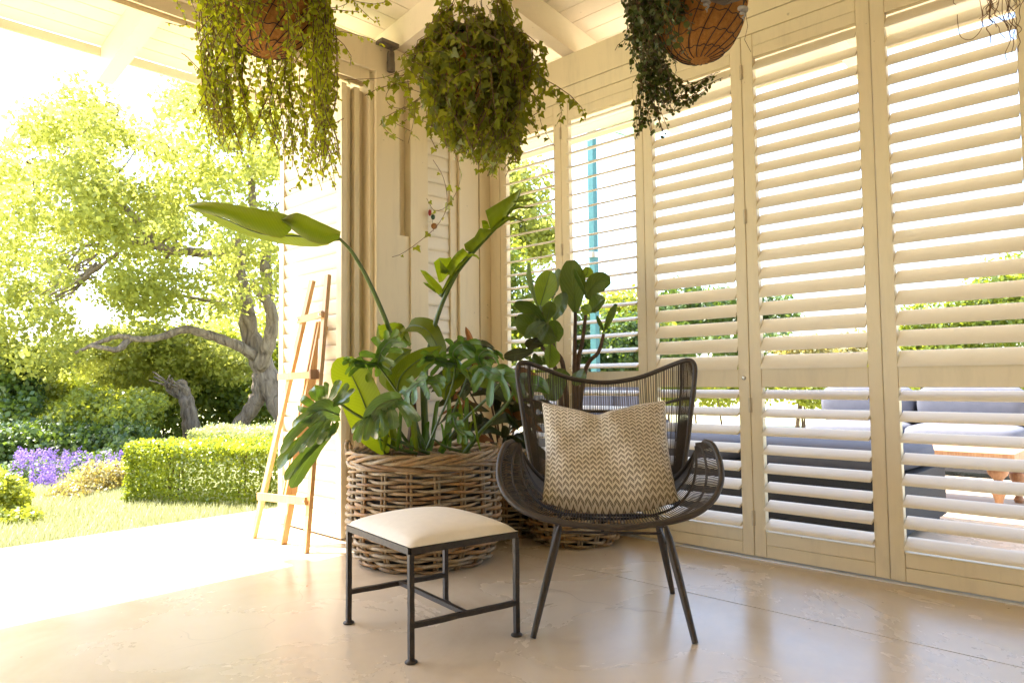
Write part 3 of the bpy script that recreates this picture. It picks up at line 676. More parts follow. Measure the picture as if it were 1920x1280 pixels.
# ================================================================ BASKETS
def basket(label, cx, cy, R, H, rows, stakes, Rb=None, group='woven rattan plant baskets', handles=None, segs=3, rs=.0085, view=2.35, name='planter_basket'):
    Rb = Rb or R*.80
    t = thing(name, label, 'basket', (cx, cy, 0), 0, group)
    def rad(z):
        s = z/H; return Rb + (R-Rb)*min(1, (s/.22))**.6 if s < .22 else R + .006*math.sin(s*5)
    nper = 10
    for k in range(rows):
        z = .012 + (H-.055)*k/(rows-1); tot = stakes*nper; ph = random.random()*6.28; base = rad(z)
        r_ = rs*random.uniform(.82, 1.15)
        cuts = sorted(random.uniform(0, 1) for _ in range(segs)); 
        for c in range(segs):
            u0 = cuts[c]; u1 = cuts[(c+1) % segs] + (1 if c == segs-1 else 0); u1 += .025
            nn = max(6, int((u1-u0)*tot)); P = []; rr = []
            for q in range(nn+1):
                u = u0+(u1-u0)*q/nn; th = 2*math.pi*u
                wv = math.cos(stakes/2*th*1. + math.pi*(k % 2)); wv = math.copysign(abs(wv)**.7, wv)
                rr_ = base + .0145*wv + .0016*math.sin(7*th+ph)
                P.append((cx+rr_*math.cos(th), cy+rr_*math.sin(th), z+.0035*math.sin(3*th+ph)+.0022*math.sin(11*th+ph*2)+.002*math.sin(stakes/4*th)))
                rr.append(r_*(1+.10*math.sin(5*th+ph)+.08*math.sin(17*th+ph)))
            MB().tube(P, rr, 7).build('strand', RATTAN, t, ang=80)
    for k in range(stakes):
        th = 2*math.pi*(k+.0)/stakes
        for dth in (-.0085/R, .0085/R):
            P = [(cx+rad(z)*math.cos(th+dth), cy+rad(z)*math.sin(th+dth), z) for z in np.linspace(.004, H-.02, 12)]
            MB().tube(P, .0068, 6).build('stake', RATTAN, t, ang=80)
    # twisted rim: several strands winding round one another
    for lay, (zz, nst, rr0) in enumerate(((H-.012, 4, .017), (H-.043, 3, .012))):
        for q in range(nst):
            P = []; Np = 180; tw = (5, -4)[lay]
            for i in range(Np):
                th = 2*math.pi*i/Np; ph = tw*th + 2*math.pi*q/nst + .3*math.sin(3*th+q)
                r2 = R+.004+rr0*.8*math.cos(ph); P.append((cx+r2*math.cos(th), cy+r2*math.sin(th), zz+rr0*math.sin(ph)))
            MB().tube(P, .0088, 7, closed=True).build('rim_strand', RATTAN, t, ang=80)
    m = MB(); m.lathe([(0, H-.10), (R*.93, H-.10)], 40, (cx, cy, 0)); m.build('soil', SOIL, t)
    m = MB(); m.lathe([(Rb-.03, .006), (R-.035, H*.25), (R-.03, H-.09)], 40, (cx, cy, 0)); m.build('liner', DARK, t)
    for th in (handles or ()):
        th = math.radians(th); o_ = A(cx+(R+.005)*math.cos(th), cy+(R+.005)*math.sin(th), H-.03); tg = A(-math.sin(th), math.cos(th), 0); out = A(math.cos(th), math.sin(th), 0)
        for q in range(3):
            P = []
            for i in range(34):
                a = math.pi*(i/33*1.25-.125); ph = 14*a+2*math.pi*q/3
                c_ = o_+tg*.062*math.cos(a)+A(0, 0, .085*math.sin(a)-.005)+out*.016*math.sin(a)
                P.append(c_+(out*math.cos(ph)+A(0, 0, 1)*math.sin(ph)*abs(math.cos(a))+tg*math.sin(ph)*abs(math.sin(a)))*.0065)
            MB().tube(P, .0062, 6).build('handle_strand', RATTAN, t, ang=80)
    return t
BX, BY = 2.215, 2.735
basket('largest rattan basket, holding the big leafy plants behind the cream footstool', BX, BY, .352, .515, 29, 18, .285, rs=.0078, handles=(137, -45))
basket('low rattan basket of the fiddle leaf fig, on the floor behind the chair legs', 2.985, 2.42, .235, .40, 17, 16, .19)
basket('shadowed rattan basket in the corner between the largest basket and the chair', 2.86, 2.86, .215, .47, 19, 14, .18, rs=.0078)

# ================================================================ BIG LEAVES
def cam_side(P, T):
    v = nz(CAM-P); return nz(np.cross(T, v)), v
def blade(mid, w, roll=0, foldL=.25, foldR=.25, nu=22, nv=4, prof=None, rip=(), wave=.0, tipcurl=0, wl=1., wr=1.):
    """mid: 3d midrib control points (base to tip); w: half width (m); roll degrees about the midrib (0 = facing the camera)"""
    M_ = spline(mid, nu); G = np.zeros((nu, 2*nv+1, 3)); T = np.gradient(M_, axis=0)
    Pm, Tm = M_[nu//2], nz(M_[-1]-M_[0]); sd0, v0 = cam_side(Pm, Tm); r = math.radians(roll)
    S0 = sd0*math.cos(r)+v0*math.sin(r)
    for i in range(nu):
        t = i/(nu-1); Ti = nz(T[i]); Si = nz(S0-Ti*np.dot(S0, Ti)); Ni = np.cross(Si, Ti)
        if np.dot(Ni, v0) < 0: Ni = -Ni
        ww = w*(prof(t) if prof else (math.sin(math.pi*min(1, t*.96+.04)**.8)**.75))
        for j in range(-nv, nv+1):
            s = j/nv; fo = foldL if s < 0 else foldR; k = (wl if s < 0 else wr)
            a = fo*(abs(s)**1.0); 
            P = M_[i] + Si*s*ww*k*math.cos(fo) + Ni*abs(s)*ww*k*math.sin(fo) + Ni*wave*math.sin(t*23+s*2)*abs(s)*ww
            G[i, j+nv] = P
    return G
def leafobj(name, G, mat, parent, rips=None):
    m = MB(); G = np.array(G); nu, nv = G.shape[:2]
    if rips:
        lo = 0
        for c in list(rips)+[nu-1]:
            m.grid(G[lo:c+1]); lo = c
    else: m.grid(G)
    return m.build(name, mat, parent, ang=180)
def stemobj(P, r, parent, mat=STEM, name='stalk', n=7, k=24):
    Q = spline(P, k) if len(P) > 2 else np.array(P); return MB().tube(Q, np.linspace(r[0], r[1], len(Q)), n).build(name, mat, parent)
L_BACKLIT = m_leaf('painted_backlight_leaf', (.07, .12, .006), (.12, .18, .008), None, .45, .5, (.50, .60, .01), (34, .25, .07), .3, scale=3, obj=True)  # brighter copy of the paddle leaf colour, light shining through painted in
# ---- bird-of-paradise plant
bp = thing('bird_of_paradise_plant', 'tall plant with paddle-shaped leaves on long stalks, growing from the largest basket', 'plant', (2.2, 2.72, .42))
base = lambda px, d=3.5: at(px, 838, d)
stemobj([base(790), at(765, 740, 3.48), at(738, 640, 3.42), at(700, 545, 3.32), at(664, 478, 3.22), at(636, 447, 3.14)], (.016, .0065), bp)
stemobj([base(800), at(797, 720, 3.5), at(808, 640, 3.5), at(832, 562, 3.5), at(870, 490, 3.5), at(905, 445, 3.5)], (.014, .009), bp)
# leaf 1: long half-folded paddle pointing left
prof1 = lambda t: (min(1, (t+.02)*9)**.6)*(1-max(0, (t-.62)/.38)**1.9)
def resamp(P, n):
    P = np.array(P, float); c = np.r_[0, np.cumsum(np.linalg.norm(np.diff(P, axis=0), axis=1))]; u = np.linspace(0, c[-1], n)
    return np.c_[np.interp(u, c, P[:, 0]), np.interp(u, c, P[:, 1])]
def ruled(U, L, d0, d1, mat, bul=.02, dl=0., nu=26, nv=7, half=0, par=None):
    """blade between an upper and a lower edge; d0..d1 depth from first to last point, dl: lower edge nearer (-) or farther"""
    U, L = resamp(U, nu), resamp(L, nu); G = np.zeros((nu, nv, 3))
    for a in range(nu):
        d = d0+(d1-d0)*a/(nu-1)
        for b_ in range(nv):
            s_ = b_/(nv-1); q = U[a]*(1-s_)+L[a]*s_; G[a, b_] = at(q[0], q[1], d+dl*s_-bul*math.sin(math.pi*s_)+.0015*math.sin(a*1.9)*s_*(1-s_)*4)
    m = MB(); n1, n2 = G.shape[:2]; uv = [(.5*(half > 0)+.5*(j_/(n2-1)) if half else j_/(n2-1), i_/(n1-1)*.9) for i_ in range(n1) for j_ in range(n2)]
    if half < 0: uv = [(.5-.5*(j_/(n2-1)), i_/(n1-1)*.9) for i_ in range(n1) for j_ in range(n2)]
    m.add(G.reshape(-1, 3), [(i_*n2+j_, i_*n2+j_+1, (i_+1)*n2+j_+1, (i_+1)*n2+j_) for i_ in range(n1-1) for j_ in range(n2-1)], uv); return m.build('leaf', mat, par or bp, ang=180)
UA = [(352, 385), (364, 380), (385, 377.5), (408, 379), (432, 382), (456, 387), (485, 391), (510, 396), (530, 400), (545, 405)]
LA = [(352, 386), (372, 397), (395, 402), (419, 408), (438, 416), (456, 426), (489, 437), (510, 444), (530, 447), (546, 432)]
ruled(UA, LA, 2.94, 3.06, L_BANANA, .035, -.03, half=-1)
UB = [(527, 411), (540, 403), (556, 398), (572, 403), (591, 412), (615, 423), (639, 434)]
LB = [(527, 412), (541, 426), (562, 442), (580, 452), (600, 458), (618, 457), (637, 447)]
ruled(UB, LB, 3.04, 3.14, L_BANANA, .04, -.035, half=-1)
UC = [(362, 391), (383, 399), (419, 408), (456, 425), (489, 436), (512, 444), (545, 436), (562, 441), (591, 455), (618, 456)]
LC = [(364, 393), (390, 410), (419, 424), (445, 435), (467, 443), (510, 454), (540, 459), (565, 462), (592, 463), (616, 459)]
ruled(UC, LC, 2.94, 3.12, L_BACKLIT, .01, .07, half=1)
stemobj([at(352, 386, 2.93), at(419, 410, 2.97), at(489, 438, 3.02), at(560, 443, 3.07), at(600, 452, 3.10), at(637, 449, 3.14)], (.0015, .0055), bp, name='midrib')
M2 = spline([at(826, 556, 3.52), at(843, 531, 3.51), at(866, 500, 3.5), (at(893, 468, 3.48)), at(921, 438, 3.46), at(948, 408, 3.44), at(968, 380, 3.43), at(977, 355, 3.42)], 30)
stemobj(list(M2), (.010, .002), bp, name='midrib', k=30)
ruled([(977, 353), (958, 366), (935, 380), (910, 395)], [(977, 356), (970, 376), (945, 410), (920, 431)], 3.42, 3.38, L_BANANA, .02, .06, half=-1)
ruled([(903, 414), (908, 413), (914, 415)], [(905, 428), (912, 430), (919, 428)], 3.42, 3.42, L_BACKLIT, .01)
ruled([(870, 458), (880, 451), (890, 444), (899, 428), (920, 430), (946, 405)], [(873, 470), (885, 474), (898, 462), (911, 446), (930, 432), (950, 410)], 3.44, 3.42, L_BANANA, .02, .05, half=-1)
ruled([(834, 510), (842, 492), (850, 481), (858, 472), (868, 465)], [(846, 518), (855, 504), (864, 490), (872, 482), (879, 476)], 3.44, 3.43, L_BACKLIT, .03, .05, half=-1)
ruled([(813, 492), (824, 483), (836, 484), (846, 482)], [(823, 530), (830, 528), (838, 518), (848, 508)], 3.40, 3.44, L_BACKLIT, .03, .08, half=-1)
ruled([(824, 484), (828, 492), (836, 502)], [(826, 512), (836, 514), (845, 510)], 3.39, 3.44, L_BANANA, .02, .02)
ruled([(788, 506), (798, 508), (813, 521), (827, 536), (832, 545)], [(789, 509), (797, 522), (806, 536), (816, 547), (826, 556)], 3.38, 3.5, L_BACKLIT, .02, .05, half=-1)
ruled([(793, 529), (802, 531), (815, 542)], [(797, 534), (806, 541), (818, 550)], 3.42, 3.5, L_BANANA, .01, .02)
ruled([(828, 545), (838, 525), (852, 502), (866, 489), (878, 479)], [(833, 548), (844, 530), (858, 512), (872, 496), (884, 482)], 3.49, 3.47, L_BANANA, .01, .04, half=1)
ruled([(874, 478), (885, 475), (894, 478), (899, 484)], [(878, 484), (886, 480), (893, 482), (898, 487)], 3.44, 3.36, L_BACKLIT, .01, .02)
for U_, L_, d_ in (([(962, 378), (975, 374), (990, 373), (1000, 371)], [(963, 380), (976, 379), (990, 378), (1000, 375)], 3.40), ([(950, 400), (960, 388), (972, 385), (986, 388), (1001, 386)], [(953, 404), (963, 394), (974, 390), (987, 392), (1000, 390)], 3.40), ([(920, 430), (936, 414), (950, 405), (966, 407), (987, 416)], [(923, 436), (940, 424), (953, 414), (968, 412), (987, 418)], 3.41)):
    ruled(U_, L_, 3.44, d_, L_BANANA, .012, -.01)
# other broad leaves
def broad(pts, w, roll, fL=.25, fR=.25, mat=L_BANANA, par=bp, wave=.03, prof=None, nm='leaf', mid=.005, **k):
    P = [at(*q) for q in pts]; o = leafobj(nm, blade(P, w, roll, fL, fR, prof=prof, wave=wave, **k), mat, par)
    if mid: stemobj(P, (mid, mid*.3), par, name='midrib', k=16)
    return o
pb = lambda t: min(1, (t+.01)*5)**.6*(1-max(0, (t-.55)/.45)**2.2)
broad([(722, 850, 3.42), (700, 800, 3.38), (676, 738, 3.34), (655, 690, 3.3), (662, 668, 3.28)], .100, 12, .15, .35, mat=L_BACKLIT, prof=lambda t: min(1, (t+.03)*3.5)**.7*(1-max(0, (t-.6)/.4)**2.6)*(1-.25*max(0, t-.5)))                 # bright upright leaf, left
broad([(756, 612, 3.55), (725, 617, 3.42), (712, 620, 3.35), (708, 612, 3.3)], .03, 10, prof=pb, mid=0)
broad([(752, 640, 3.62), (768, 612, 3.55), (800, 618, 3.46), (822, 655, 3.42), (826, 690, 3.4)], .07, 55, .1, .1, prof=pb)       # arching leaf
broad([(768, 648, 3.62), (742, 614, 3.56), (720, 628, 3.50), (710, 606, 3.48)], .045, 45, .1, .1, prof=pb)
broad([(742, 742, 3.45), (752, 705, 3.4), (785, 675, 3.36), (830, 648, 3.33)], .060, -20, .15, .35, prof=pb)               # dark glossy leaf
broad([(735, 735, 3.46), (728, 700, 3.42), (745, 672, 3.38), (772, 655, 3.36)], .05, 25, .25, .15, prof=pb)
broad([(872, 700, 3.5), (842, 720, 3.42), (836, 735, 3.4), (834, 750, 3.38)], .045, 0, prof=pb)
broad([(878, 700, 3.5), (850, 698, 3.42), (838, 694, 3.38), (830, 690, 3.36)], .040, 20, prof=pb)
broad([(878, 698, 3.5), (900, 705, 3.42), (920, 708, 3.36), (938, 700, 3.32)], .052, 10, prof=pb)
stemobj([base(835), at(852, 770, 3.5), at(868, 730, 3.5), at(878, 698, 3.5)], (.008, .004), bp)
stemobj([base(770), at(746, 800, 3.5), at(738, 760, 3.45), at(742, 742, 3.45)], (.009, .006), bp)
stemobj([base(780), at(775, 760, 3.55), at(762, 690, 3.6), at(752, 640, 3.62)], (.012, .006), bp)
stemobj([at(770, 860, 3.5), at(752, 860, 3.45), at(738, 862, 3.42)], (.008, .006), bp)
stemobj([base(772, 3.52), at(775, 790, 3.52), at(768, 700, 3.5), at(758, 660, 3.5)], (.028, .012), bp, m_plain('dry_sheath', (.10, .055, .03), .8, 0, .4, 20, .5), name='trunk')
stemobj([base(800, 3.52), at(796, 780, 3.52), at(792, 720, 3.5)], (.022, .012), bp, STEM, name='trunk')
stemobj([base(733, 3.5), at(731, 780, 3.5), at(736, 700, 3.52)], (.012, .008), bp, STEM, name='trunk')
# ---- split-leaf plant
sp_ = thing('split_leaf_plant', 'glossy dark green plant with deeply cut hanging leaves at the rim of the largest basket', 'plant', (2.15, 2.6, .42))
def splitleaf(pts, w, nl=8, roll=0, droop=.35, base_w=.34, lw=.13, side_scale=(1, 1), fwd=.7, fL=.3, seed=0):
    r_ = random.Random(seed); P = [at(*q) for q in pts]; n_ = 40; M_ = spline(P, n_); T = np.gradient(M_, axis=0); sd0, v0 = cam_side(M_[n_//2], nz(M_[-1]-M_[0])); rr = math.radians(roll)
    S0 = sd0*math.cos(rr)+v0*math.sin(rr); m = MB(); Ltot = np.linalg.norm(np.diff(M_, axis=0), axis=1).sum()
    for sg in (-1, 1):
        for k in range(nl):
            t = .02+.93*k/(nl-1); i = int(t*(n_-1)); Ti = nz(T[i]); Si = nz(S0-Ti*np.dot(S0, Ti))*sg; Ni = np.cross(Si, Ti); Ni = Ni if np.dot(Ni, v0) > 0 else -Ni
            ln = w*side_scale[0 if sg < 0 else 1]*(.60+.75*math.sin(math.pi*(.15+.70*t)))*r_.uniform(.88, 1.1)*(1.12 if k == 0 else 1)
            if t > .8: ln *= 1-.35*(t-.8)/.2
            ang = -.45+(fwd+.45)*min(1, t*2.0)+.45*t+r_.uniform(-.07, .07); d = nz(Si*math.cos(ang)+Ti*math.sin(ang)); e = nz(np.cross(Ni, d))
            wd = Ltot/nl*1.75*max(.72, math.cos(ang*.8))*r_.uniform(.9, 1.1); nb = 13; G = np.zeros((nb, 5, 3)); lift = (.010 if k % 2 else -.006)
            for a in range(nb):
                s = a/(nb-1); wid = wd*(1.05-.55*math.sin(math.pi*min(1, s*1.25))*(s < .8)+.0*s) if s < .4 else wd*(.62+.10*math.sin((s-.4)*5.2))
                if s > .78: wid = wd*.69*math.sqrt(max(0, 1-((s-.78)/.22)**2))+.0006
                for b_ in range(5):
                    q = (b_-2)/2
                    G[a, b_] = M_[i]+d*ln*s+Ni*(fL*ln*s*.4-(1-abs(q))*.16*wid+lift*s*2)+e*wid*.5*q+A(0, 0, -droop*ln*s*s)+Ni*.03*ln*math.sin(5*s+k*1.7+seed)
            m.grid(G)
    # web along the midrib joins the lobes
    G = np.zeros((n_, 5, 3))
    for i in range(n_):
        t = i/(n_-1); Ti = nz(T[i]); Si = nz(S0-Ti*np.dot(S0, Ti)); Ni = np.cross(Si, Ti); Ni = Ni if np.dot(Ni, v0) > 0 else -Ni
        for b_ in range(5):
            q = (b_-2)/2; G[i, b_] = M_[i]+Si*q*w*base_w*math.sin(math.pi*(.08+.88*t))**.6+Ni*abs(q)*w*base_w*fL*.5+A(0, 0, -abs(q)*droop*.1*w)
    m.grid(G); m.build('leaf', L_SPLIT, sp_, ang=180); stemobj(list(M_[::3]), (.0035, .0012), sp_, name='midrib', k=16)
def sstalk(pts, r=(.0065, .0045), par=None): stemobj([at(*q) for q in pts], r, par or sp_)
sstalk([(785, 842, 3.48), (735, 820, 3.4), (690, 790, 3.28), (660, 772, 3.22), (632, 752, 3.2)], (.008, .006))
sstalk([(790, 842, 3.4), (778, 810, 3.36), (762, 775, 3.3), (750, 756, 3.28)])
splitleaf([(708, 683, 3.34), (690, 682, 3.3), (670, 680, 3.26), (655, 676, 3.24)], .055, 5, 30, .3, seed=4)
splitleaf([(708, 683, 3.34), (715, 660, 3.3), (728, 642, 3.28), (745, 636, 3.26)], .075, 6, -10, .1, seed=5)
sstalk([(800, 842, 3.45), (770, 775, 3.42), (735, 720, 3.38), (708, 683, 3.34)], (.006, .004))
splitleaf([(855, 682, 3.35), (850, 660, 3.3), (868, 645, 3.26), (890, 650, 3.24)], .075, 6, 0, .3, seed=6)
splitleaf([(855, 682, 3.35), (835, 680, 3.3), (815, 672, 3.26), (798, 670, 3.24)], .065, 6, 20, .25, seed=7)
sstalk([(800, 842, 3.4), (822, 790, 3.38), (846, 730, 3.36), (855, 682, 3.35)])
splitleaf([(905, 688, 3.2), (925, 700, 3.14), (955, 705, 3.1), (985, 712, 3.06)], .08, 7, 15, .5, seed=8)
splitleaf([(905, 688, 3.2), (898, 668, 3.16), (912, 655, 3.12), (930, 660, 3.1)], .06, 5, -20, .35, seed=9)
sstalk([(826, 842, 3.4), (868, 790, 3.34), (915, 745, 3.26), (938, 718, 3.2), (940, 706, 3.16)], (.0075, .006))
splitleaf([(762, 735, 3.3), (785, 716, 3.26), (800, 712, 3.22), (825, 714, 3.2)], .06, 6, 30, .4, seed=10)
splitleaf([(850, 780, 3.3), (856, 800, 3.27), (868, 812, 3.25), (880, 815, 3.24)], .04, 5, 0, .4, seed=11)
broad([(960, 735, 3.2), (985, 722, 3.1), (1010, 722, 3.0), (1030, 738, 2.95)], .04, 30, mat=L_SPLIT, par=sp_, prof=pb)
sstalk([(870, 850, 3.38), (905, 805, 3.34), (945, 765, 3.28), (962, 738, 3.2)], (.013, .006))
for (a, b_) in ((712, 740), (735, 790), (812, 842)):
    sstalk([(a+70, 850, 3.4), ((a+b_)/2+10, 838, 3.35), (a, 822, 3.3)], (.009, .004))
def fingers(L, dep, mat=None, web=None):
    m = MB()
    for n_, (bx, by, tx, ty, w, bend) in enumerate(L):
        px_, py_ = bx-tx, by-ty; ln = math.hypot(px_, py_); ox, oy = -py_/ln*bend, px_/ln*bend; dz = (-.02, .015, -.005)[n_ % 3]
        P = [(bx, by, dep), (bx*.62+tx*.38+ox, by*.62+ty*.38+oy, dep-.05+dz), (bx*.25+tx*.75+ox*.8, by*.25+ty*.75+oy*.8, dep-.07+dz), (tx, ty, dep-.05+dz)]
        W_ = w*dep/FPX/2; pr = lambda t: (.42+.58*min(1, t*2.4)**1.2)*(1 if t < .74 else math.sqrt(max(0, 1-((t-.74)/.262)**2)))
        m.grid(blade([at(*p) for p in P], W_, (-30, 25, 5, 40)[n_ % 4], .35, .35, nu=15, nv=2, prof=pr, wave=.06))
    for P, w in (web or ()):
        m.grid(blade([at(*p) for p in P], w, 10, .3, .3, nu=14, nv=3, prof=lambda t: math.sin(math.pi*(.1+.85*t))**.5)); stemobj([at(*p) for p in P], (.004, .0015), sp_, name='midrib', k=12)
    return m.build('leaf', mat or L_SPLIT, sp_, ang=180)
L_SILV = m_leaf('waxy_split_leaf_surface', (.04, .10, .035), (.08, .16, .06), None, .14, .22, (.3, .45, .04), (6, 1.2, .05), scale=3, obj=True, wax=1.)
fingers([(745, 752, 784, 790, 19, 6), (738, 752, 768, 800, 15, 5), (728, 756, 738, 804, 21, 3), (718, 760, 719, 818, 22, 0), (712, 764, 702, 822, 20, -2), (705, 768, 686, 826, 15, -5), (700, 772, 672, 830, 12, -7), (694, 780, 664, 826, 9, -8), (692, 784, 660, 812, 8, -6)], 3.16, L_SILV,
        [([(752, 748, 3.2), (735, 750, 3.15), (716, 757, 3.13), (700, 772, 3.12), (685, 792, 3.12)], .045)])
fingers([(606, 752, 598, 722, 20, 2), (600, 754, 585, 728, 20, 0), (592, 758, 566, 744, 16, 3), (590, 764, 558, 762, 15, 4)], 3.10, L_SPLIT)
fingers([(612, 752, 612, 716, 12, 2), (616, 752, 636, 712, 15, -2), (620, 755, 652, 718, 12, -4), (622, 758, 664, 728, 12, -4), (622, 762, 656, 748, 12, 2)], 3.12, L_SILV)
fingers([(600, 768, 548, 800, 12, -6), (600, 772, 532, 832, 13, -8), (604, 776, 526, 850, 13, -8), (608, 780, 540, 862, 14, -6), (612, 784, 562, 850, 14, -4), (616, 786, 578, 838, 13, -3), (620, 788, 596, 832, 12, 0), (624, 790, 612, 826, 10, 2)], 3.06, L_SILV,
        [([(636, 778, 3.16), (620, 772, 3.1), (604, 768, 3.06), (588, 776, 3.03), (572, 796, 3.02)], .05)])
fingers([(622, 800, 520, 878, 24, -10), (628, 802, 546, 914, 26, -6), (630, 806, 534, 900, 18, -8), (634, 790, 606, 812, 20, 4)], 3.09, L_BACKLIT if False else L_SPLIT)
# filler young leaves round the soil
for k in range(20):
    px = random.uniform(700, 920); d = random.uniform(3.3, 3.6); y1 = random.uniform(735, 815); dx = random.uniform(-26, 26)
    broad([(px, 845, d), (px+dx*.3, (845+y1)/2+15, d-.02), (px+dx*.7, y1+10, d-.04), (px+dx, y1, d-.08)], random.uniform(.009, .018), random.uniform(-60, 60), mat=L_SPLIT if k % 3 else L_BANANA, par=sp_, mid=0)
# ---- croton
cr = thing('croton_plant', 'dark red and green croton growing in the shadowed corner basket', 'plant', (2.86, 2.86, .40))
def onestem(pts, par, r=(.007, .004), mat=STEMB): stemobj([at(*q) for q in pts], r, par, mat, name='stem')
tips = [(885, 640, 4.0), (905, 690, 4.0), (870, 740, 3.95), (930, 740, 3.95), (960, 700, 4.0), (895, 800, 3.9), (965, 770, 3.9), (985, 820, 3.95), (945, 815, 3.85), (1000, 760, 4.05), (855, 690, 3.95)]
for q in tips:
    onestem([(940, 870, 4.05), ((940+q[0])/2+8, (870+q[1])/2, 4.0), q], cr)
    for k in range(9):
        L = random.uniform(42, 62); an = random.uniform(-.5, 3.6); y0 = q[1]+random.uniform(-5, 45)
        ex, ey = math.cos(an)*L, -math.sin(an)*L*.7+12; d = q[2]+random.uniform(-.10, .06)
        mt = L_CROT if random.random() < .86 else L_DEAD
        broad([(q[0], y0, d), (q[0]+ex*.4, y0+ey*.6-7, d-.05), (q[0]+ex, y0+ey+8, d-.08)], random.uniform(.022, .034), random.uniform(-60, 60), mat=mt, par=cr, mid=0, nu=9, nv=2)
for pts in ([(893, 662, 3.9), (885, 640, 3.88), (878, 622, 3.86), (873, 612, 3.85)], [(905, 680, 3.9), (912, 700, 3.9), (917, 730, 3.9), (915, 745, 3.9)], [(880, 675, 3.9), (892, 690, 3.9), (896, 712, 3.9), (890, 722, 3.9)]):
    broad(pts, .022, 30, .5, .5, mat=L_DEAD, par=cr, mid=0)
# ---- fiddle leaf fig
fg = thing('fiddle_leaf_fig', 'fiddle leaf fig with big dark leaves on bare stems, behind the lounge chair', 'plant', (2.985, 2.42, .35))
for pts in ([(1078, 900, 3.75), (1077, 720, 3.72), (1078, 640, 3.7), (1079, 582, 3.68)], [(1085, 900, 3.75), (1083, 700, 3.72), (1092, 640, 3.7), (1099, 582, 3.68)], [(1075, 900, 3.75), (1095, 705, 3.75), (1122, 660, 3.72), (1132, 626, 3.7)],
            [(1070, 900, 3.75), (1058, 700, 3.72), (1040, 655, 3.7), (1026, 610, 3.68), (1016, 585, 3.66)], [(1066, 900, 3.75), (1048, 720, 3.72), (1030, 670, 3.7), (1012, 645, 3.7)]):
    onestem(pts, fg, (.014, .0085) if pts[0][0] < 1090 else (.01, .007))
pf = lambda t: .06+.94*(math.sin(math.pi*min(1, (t*.9+.06))**1.35)**.7)
def fig(base_, tip, w, roll=0, dep=3.66, dd=-.06, f=.18, mat=L_FIG, bend=(0, 0)):
    (x0, y0), (x1, y1) = base_, tip
    broad([(x0, y0, dep), ((x0*2+x1)/3+bend[0], (y0*2+y1)/3+bend[1], dep+dd*.3), ((x0+2*x1)/3+bend[0], (y0+2*y1)/3+bend[1], dep+dd*.7), (x1, y1, dep+dd)], w, roll, f, f*1.2, mat=mat, par=fg, wave=.05, prof=pf, mid=.0028)
L_FIGB = m_leaf('young_fig_leaf_surface', (.07, .14, .015), (.12, .20, .02), None, .35, .45, (.4, .5, .03), (7, 1.1, .06), obj=True)
fig((1079, 585), (1070, 488), .068, 0, 3.64); fig((1013, 573), (1032, 508), .058, 10, 3.62, mat=L_FIGB); fig((1012, 580), (992, 492), .030, 60, 3.66, bend=(-4, 0))
fig((1100, 560), (1145, 525), .055, -10, 3.62, bend=(-4, -10)); fig((1100, 555), (1078, 505), .03, 65, 3.6); fig((1095, 520), (1100, 500), .030, 0, 3.7, mat=L_FIGB, bend=(4, 0))
fig((1105, 585), (1135, 560), .06, 35, 3.64, f=.5); fig((1090, 575), (1108, 585), .03, 0, 3.6, mat=L_FIGB)
fig((1022, 605), (965, 568), .042, 30, 3.6, bend=(2, -6)); fig((1028, 605), (968, 595), .06, 0, 3.62, bend=(0, 10)); fig((1030, 612), (1012, 640), .07, 20, 3.64, f=.4)
fig((1025, 600), (1034, 565), .035, -10, 3.58); fig((1022, 605), (985, 632), .03, 10, 3.56, bend=(0, -4)); fig((1038, 600), (1062, 550), .05, 40, 3.66)
fig((1032, 645), (1030, 690), .055, 20, 3.66, mat=L_FIGB, f=.6); fig((1020, 645), (985, 640), .04, 40, 3.66, mat=L_CROT)
fig((1000, 658), (945, 668), .035, 20, 3.62, mat=L_CROT); fig((1002, 662), (1010, 690), .03, 40, 3.62)
fig((1132, 622), (1120, 592), .016, 50, 3.7); fig((1132, 622), (1156, 570), .022, 30, 3.7); fig((1068, 705), (1030, 700), .04, 30, 3.5); fig((1072, 705), (1098, 712), .045, 20, 3.45)
fig((1060, 712), (1018, 740), .06, 20, 3.4)
fig((1035, 560), (1050, 505), .04, 50, 3.7); fig((1020, 560), (1008, 640), .05, 30, 3.7); fig((1045, 640), (1040, 600), .05, 30, 3.72)
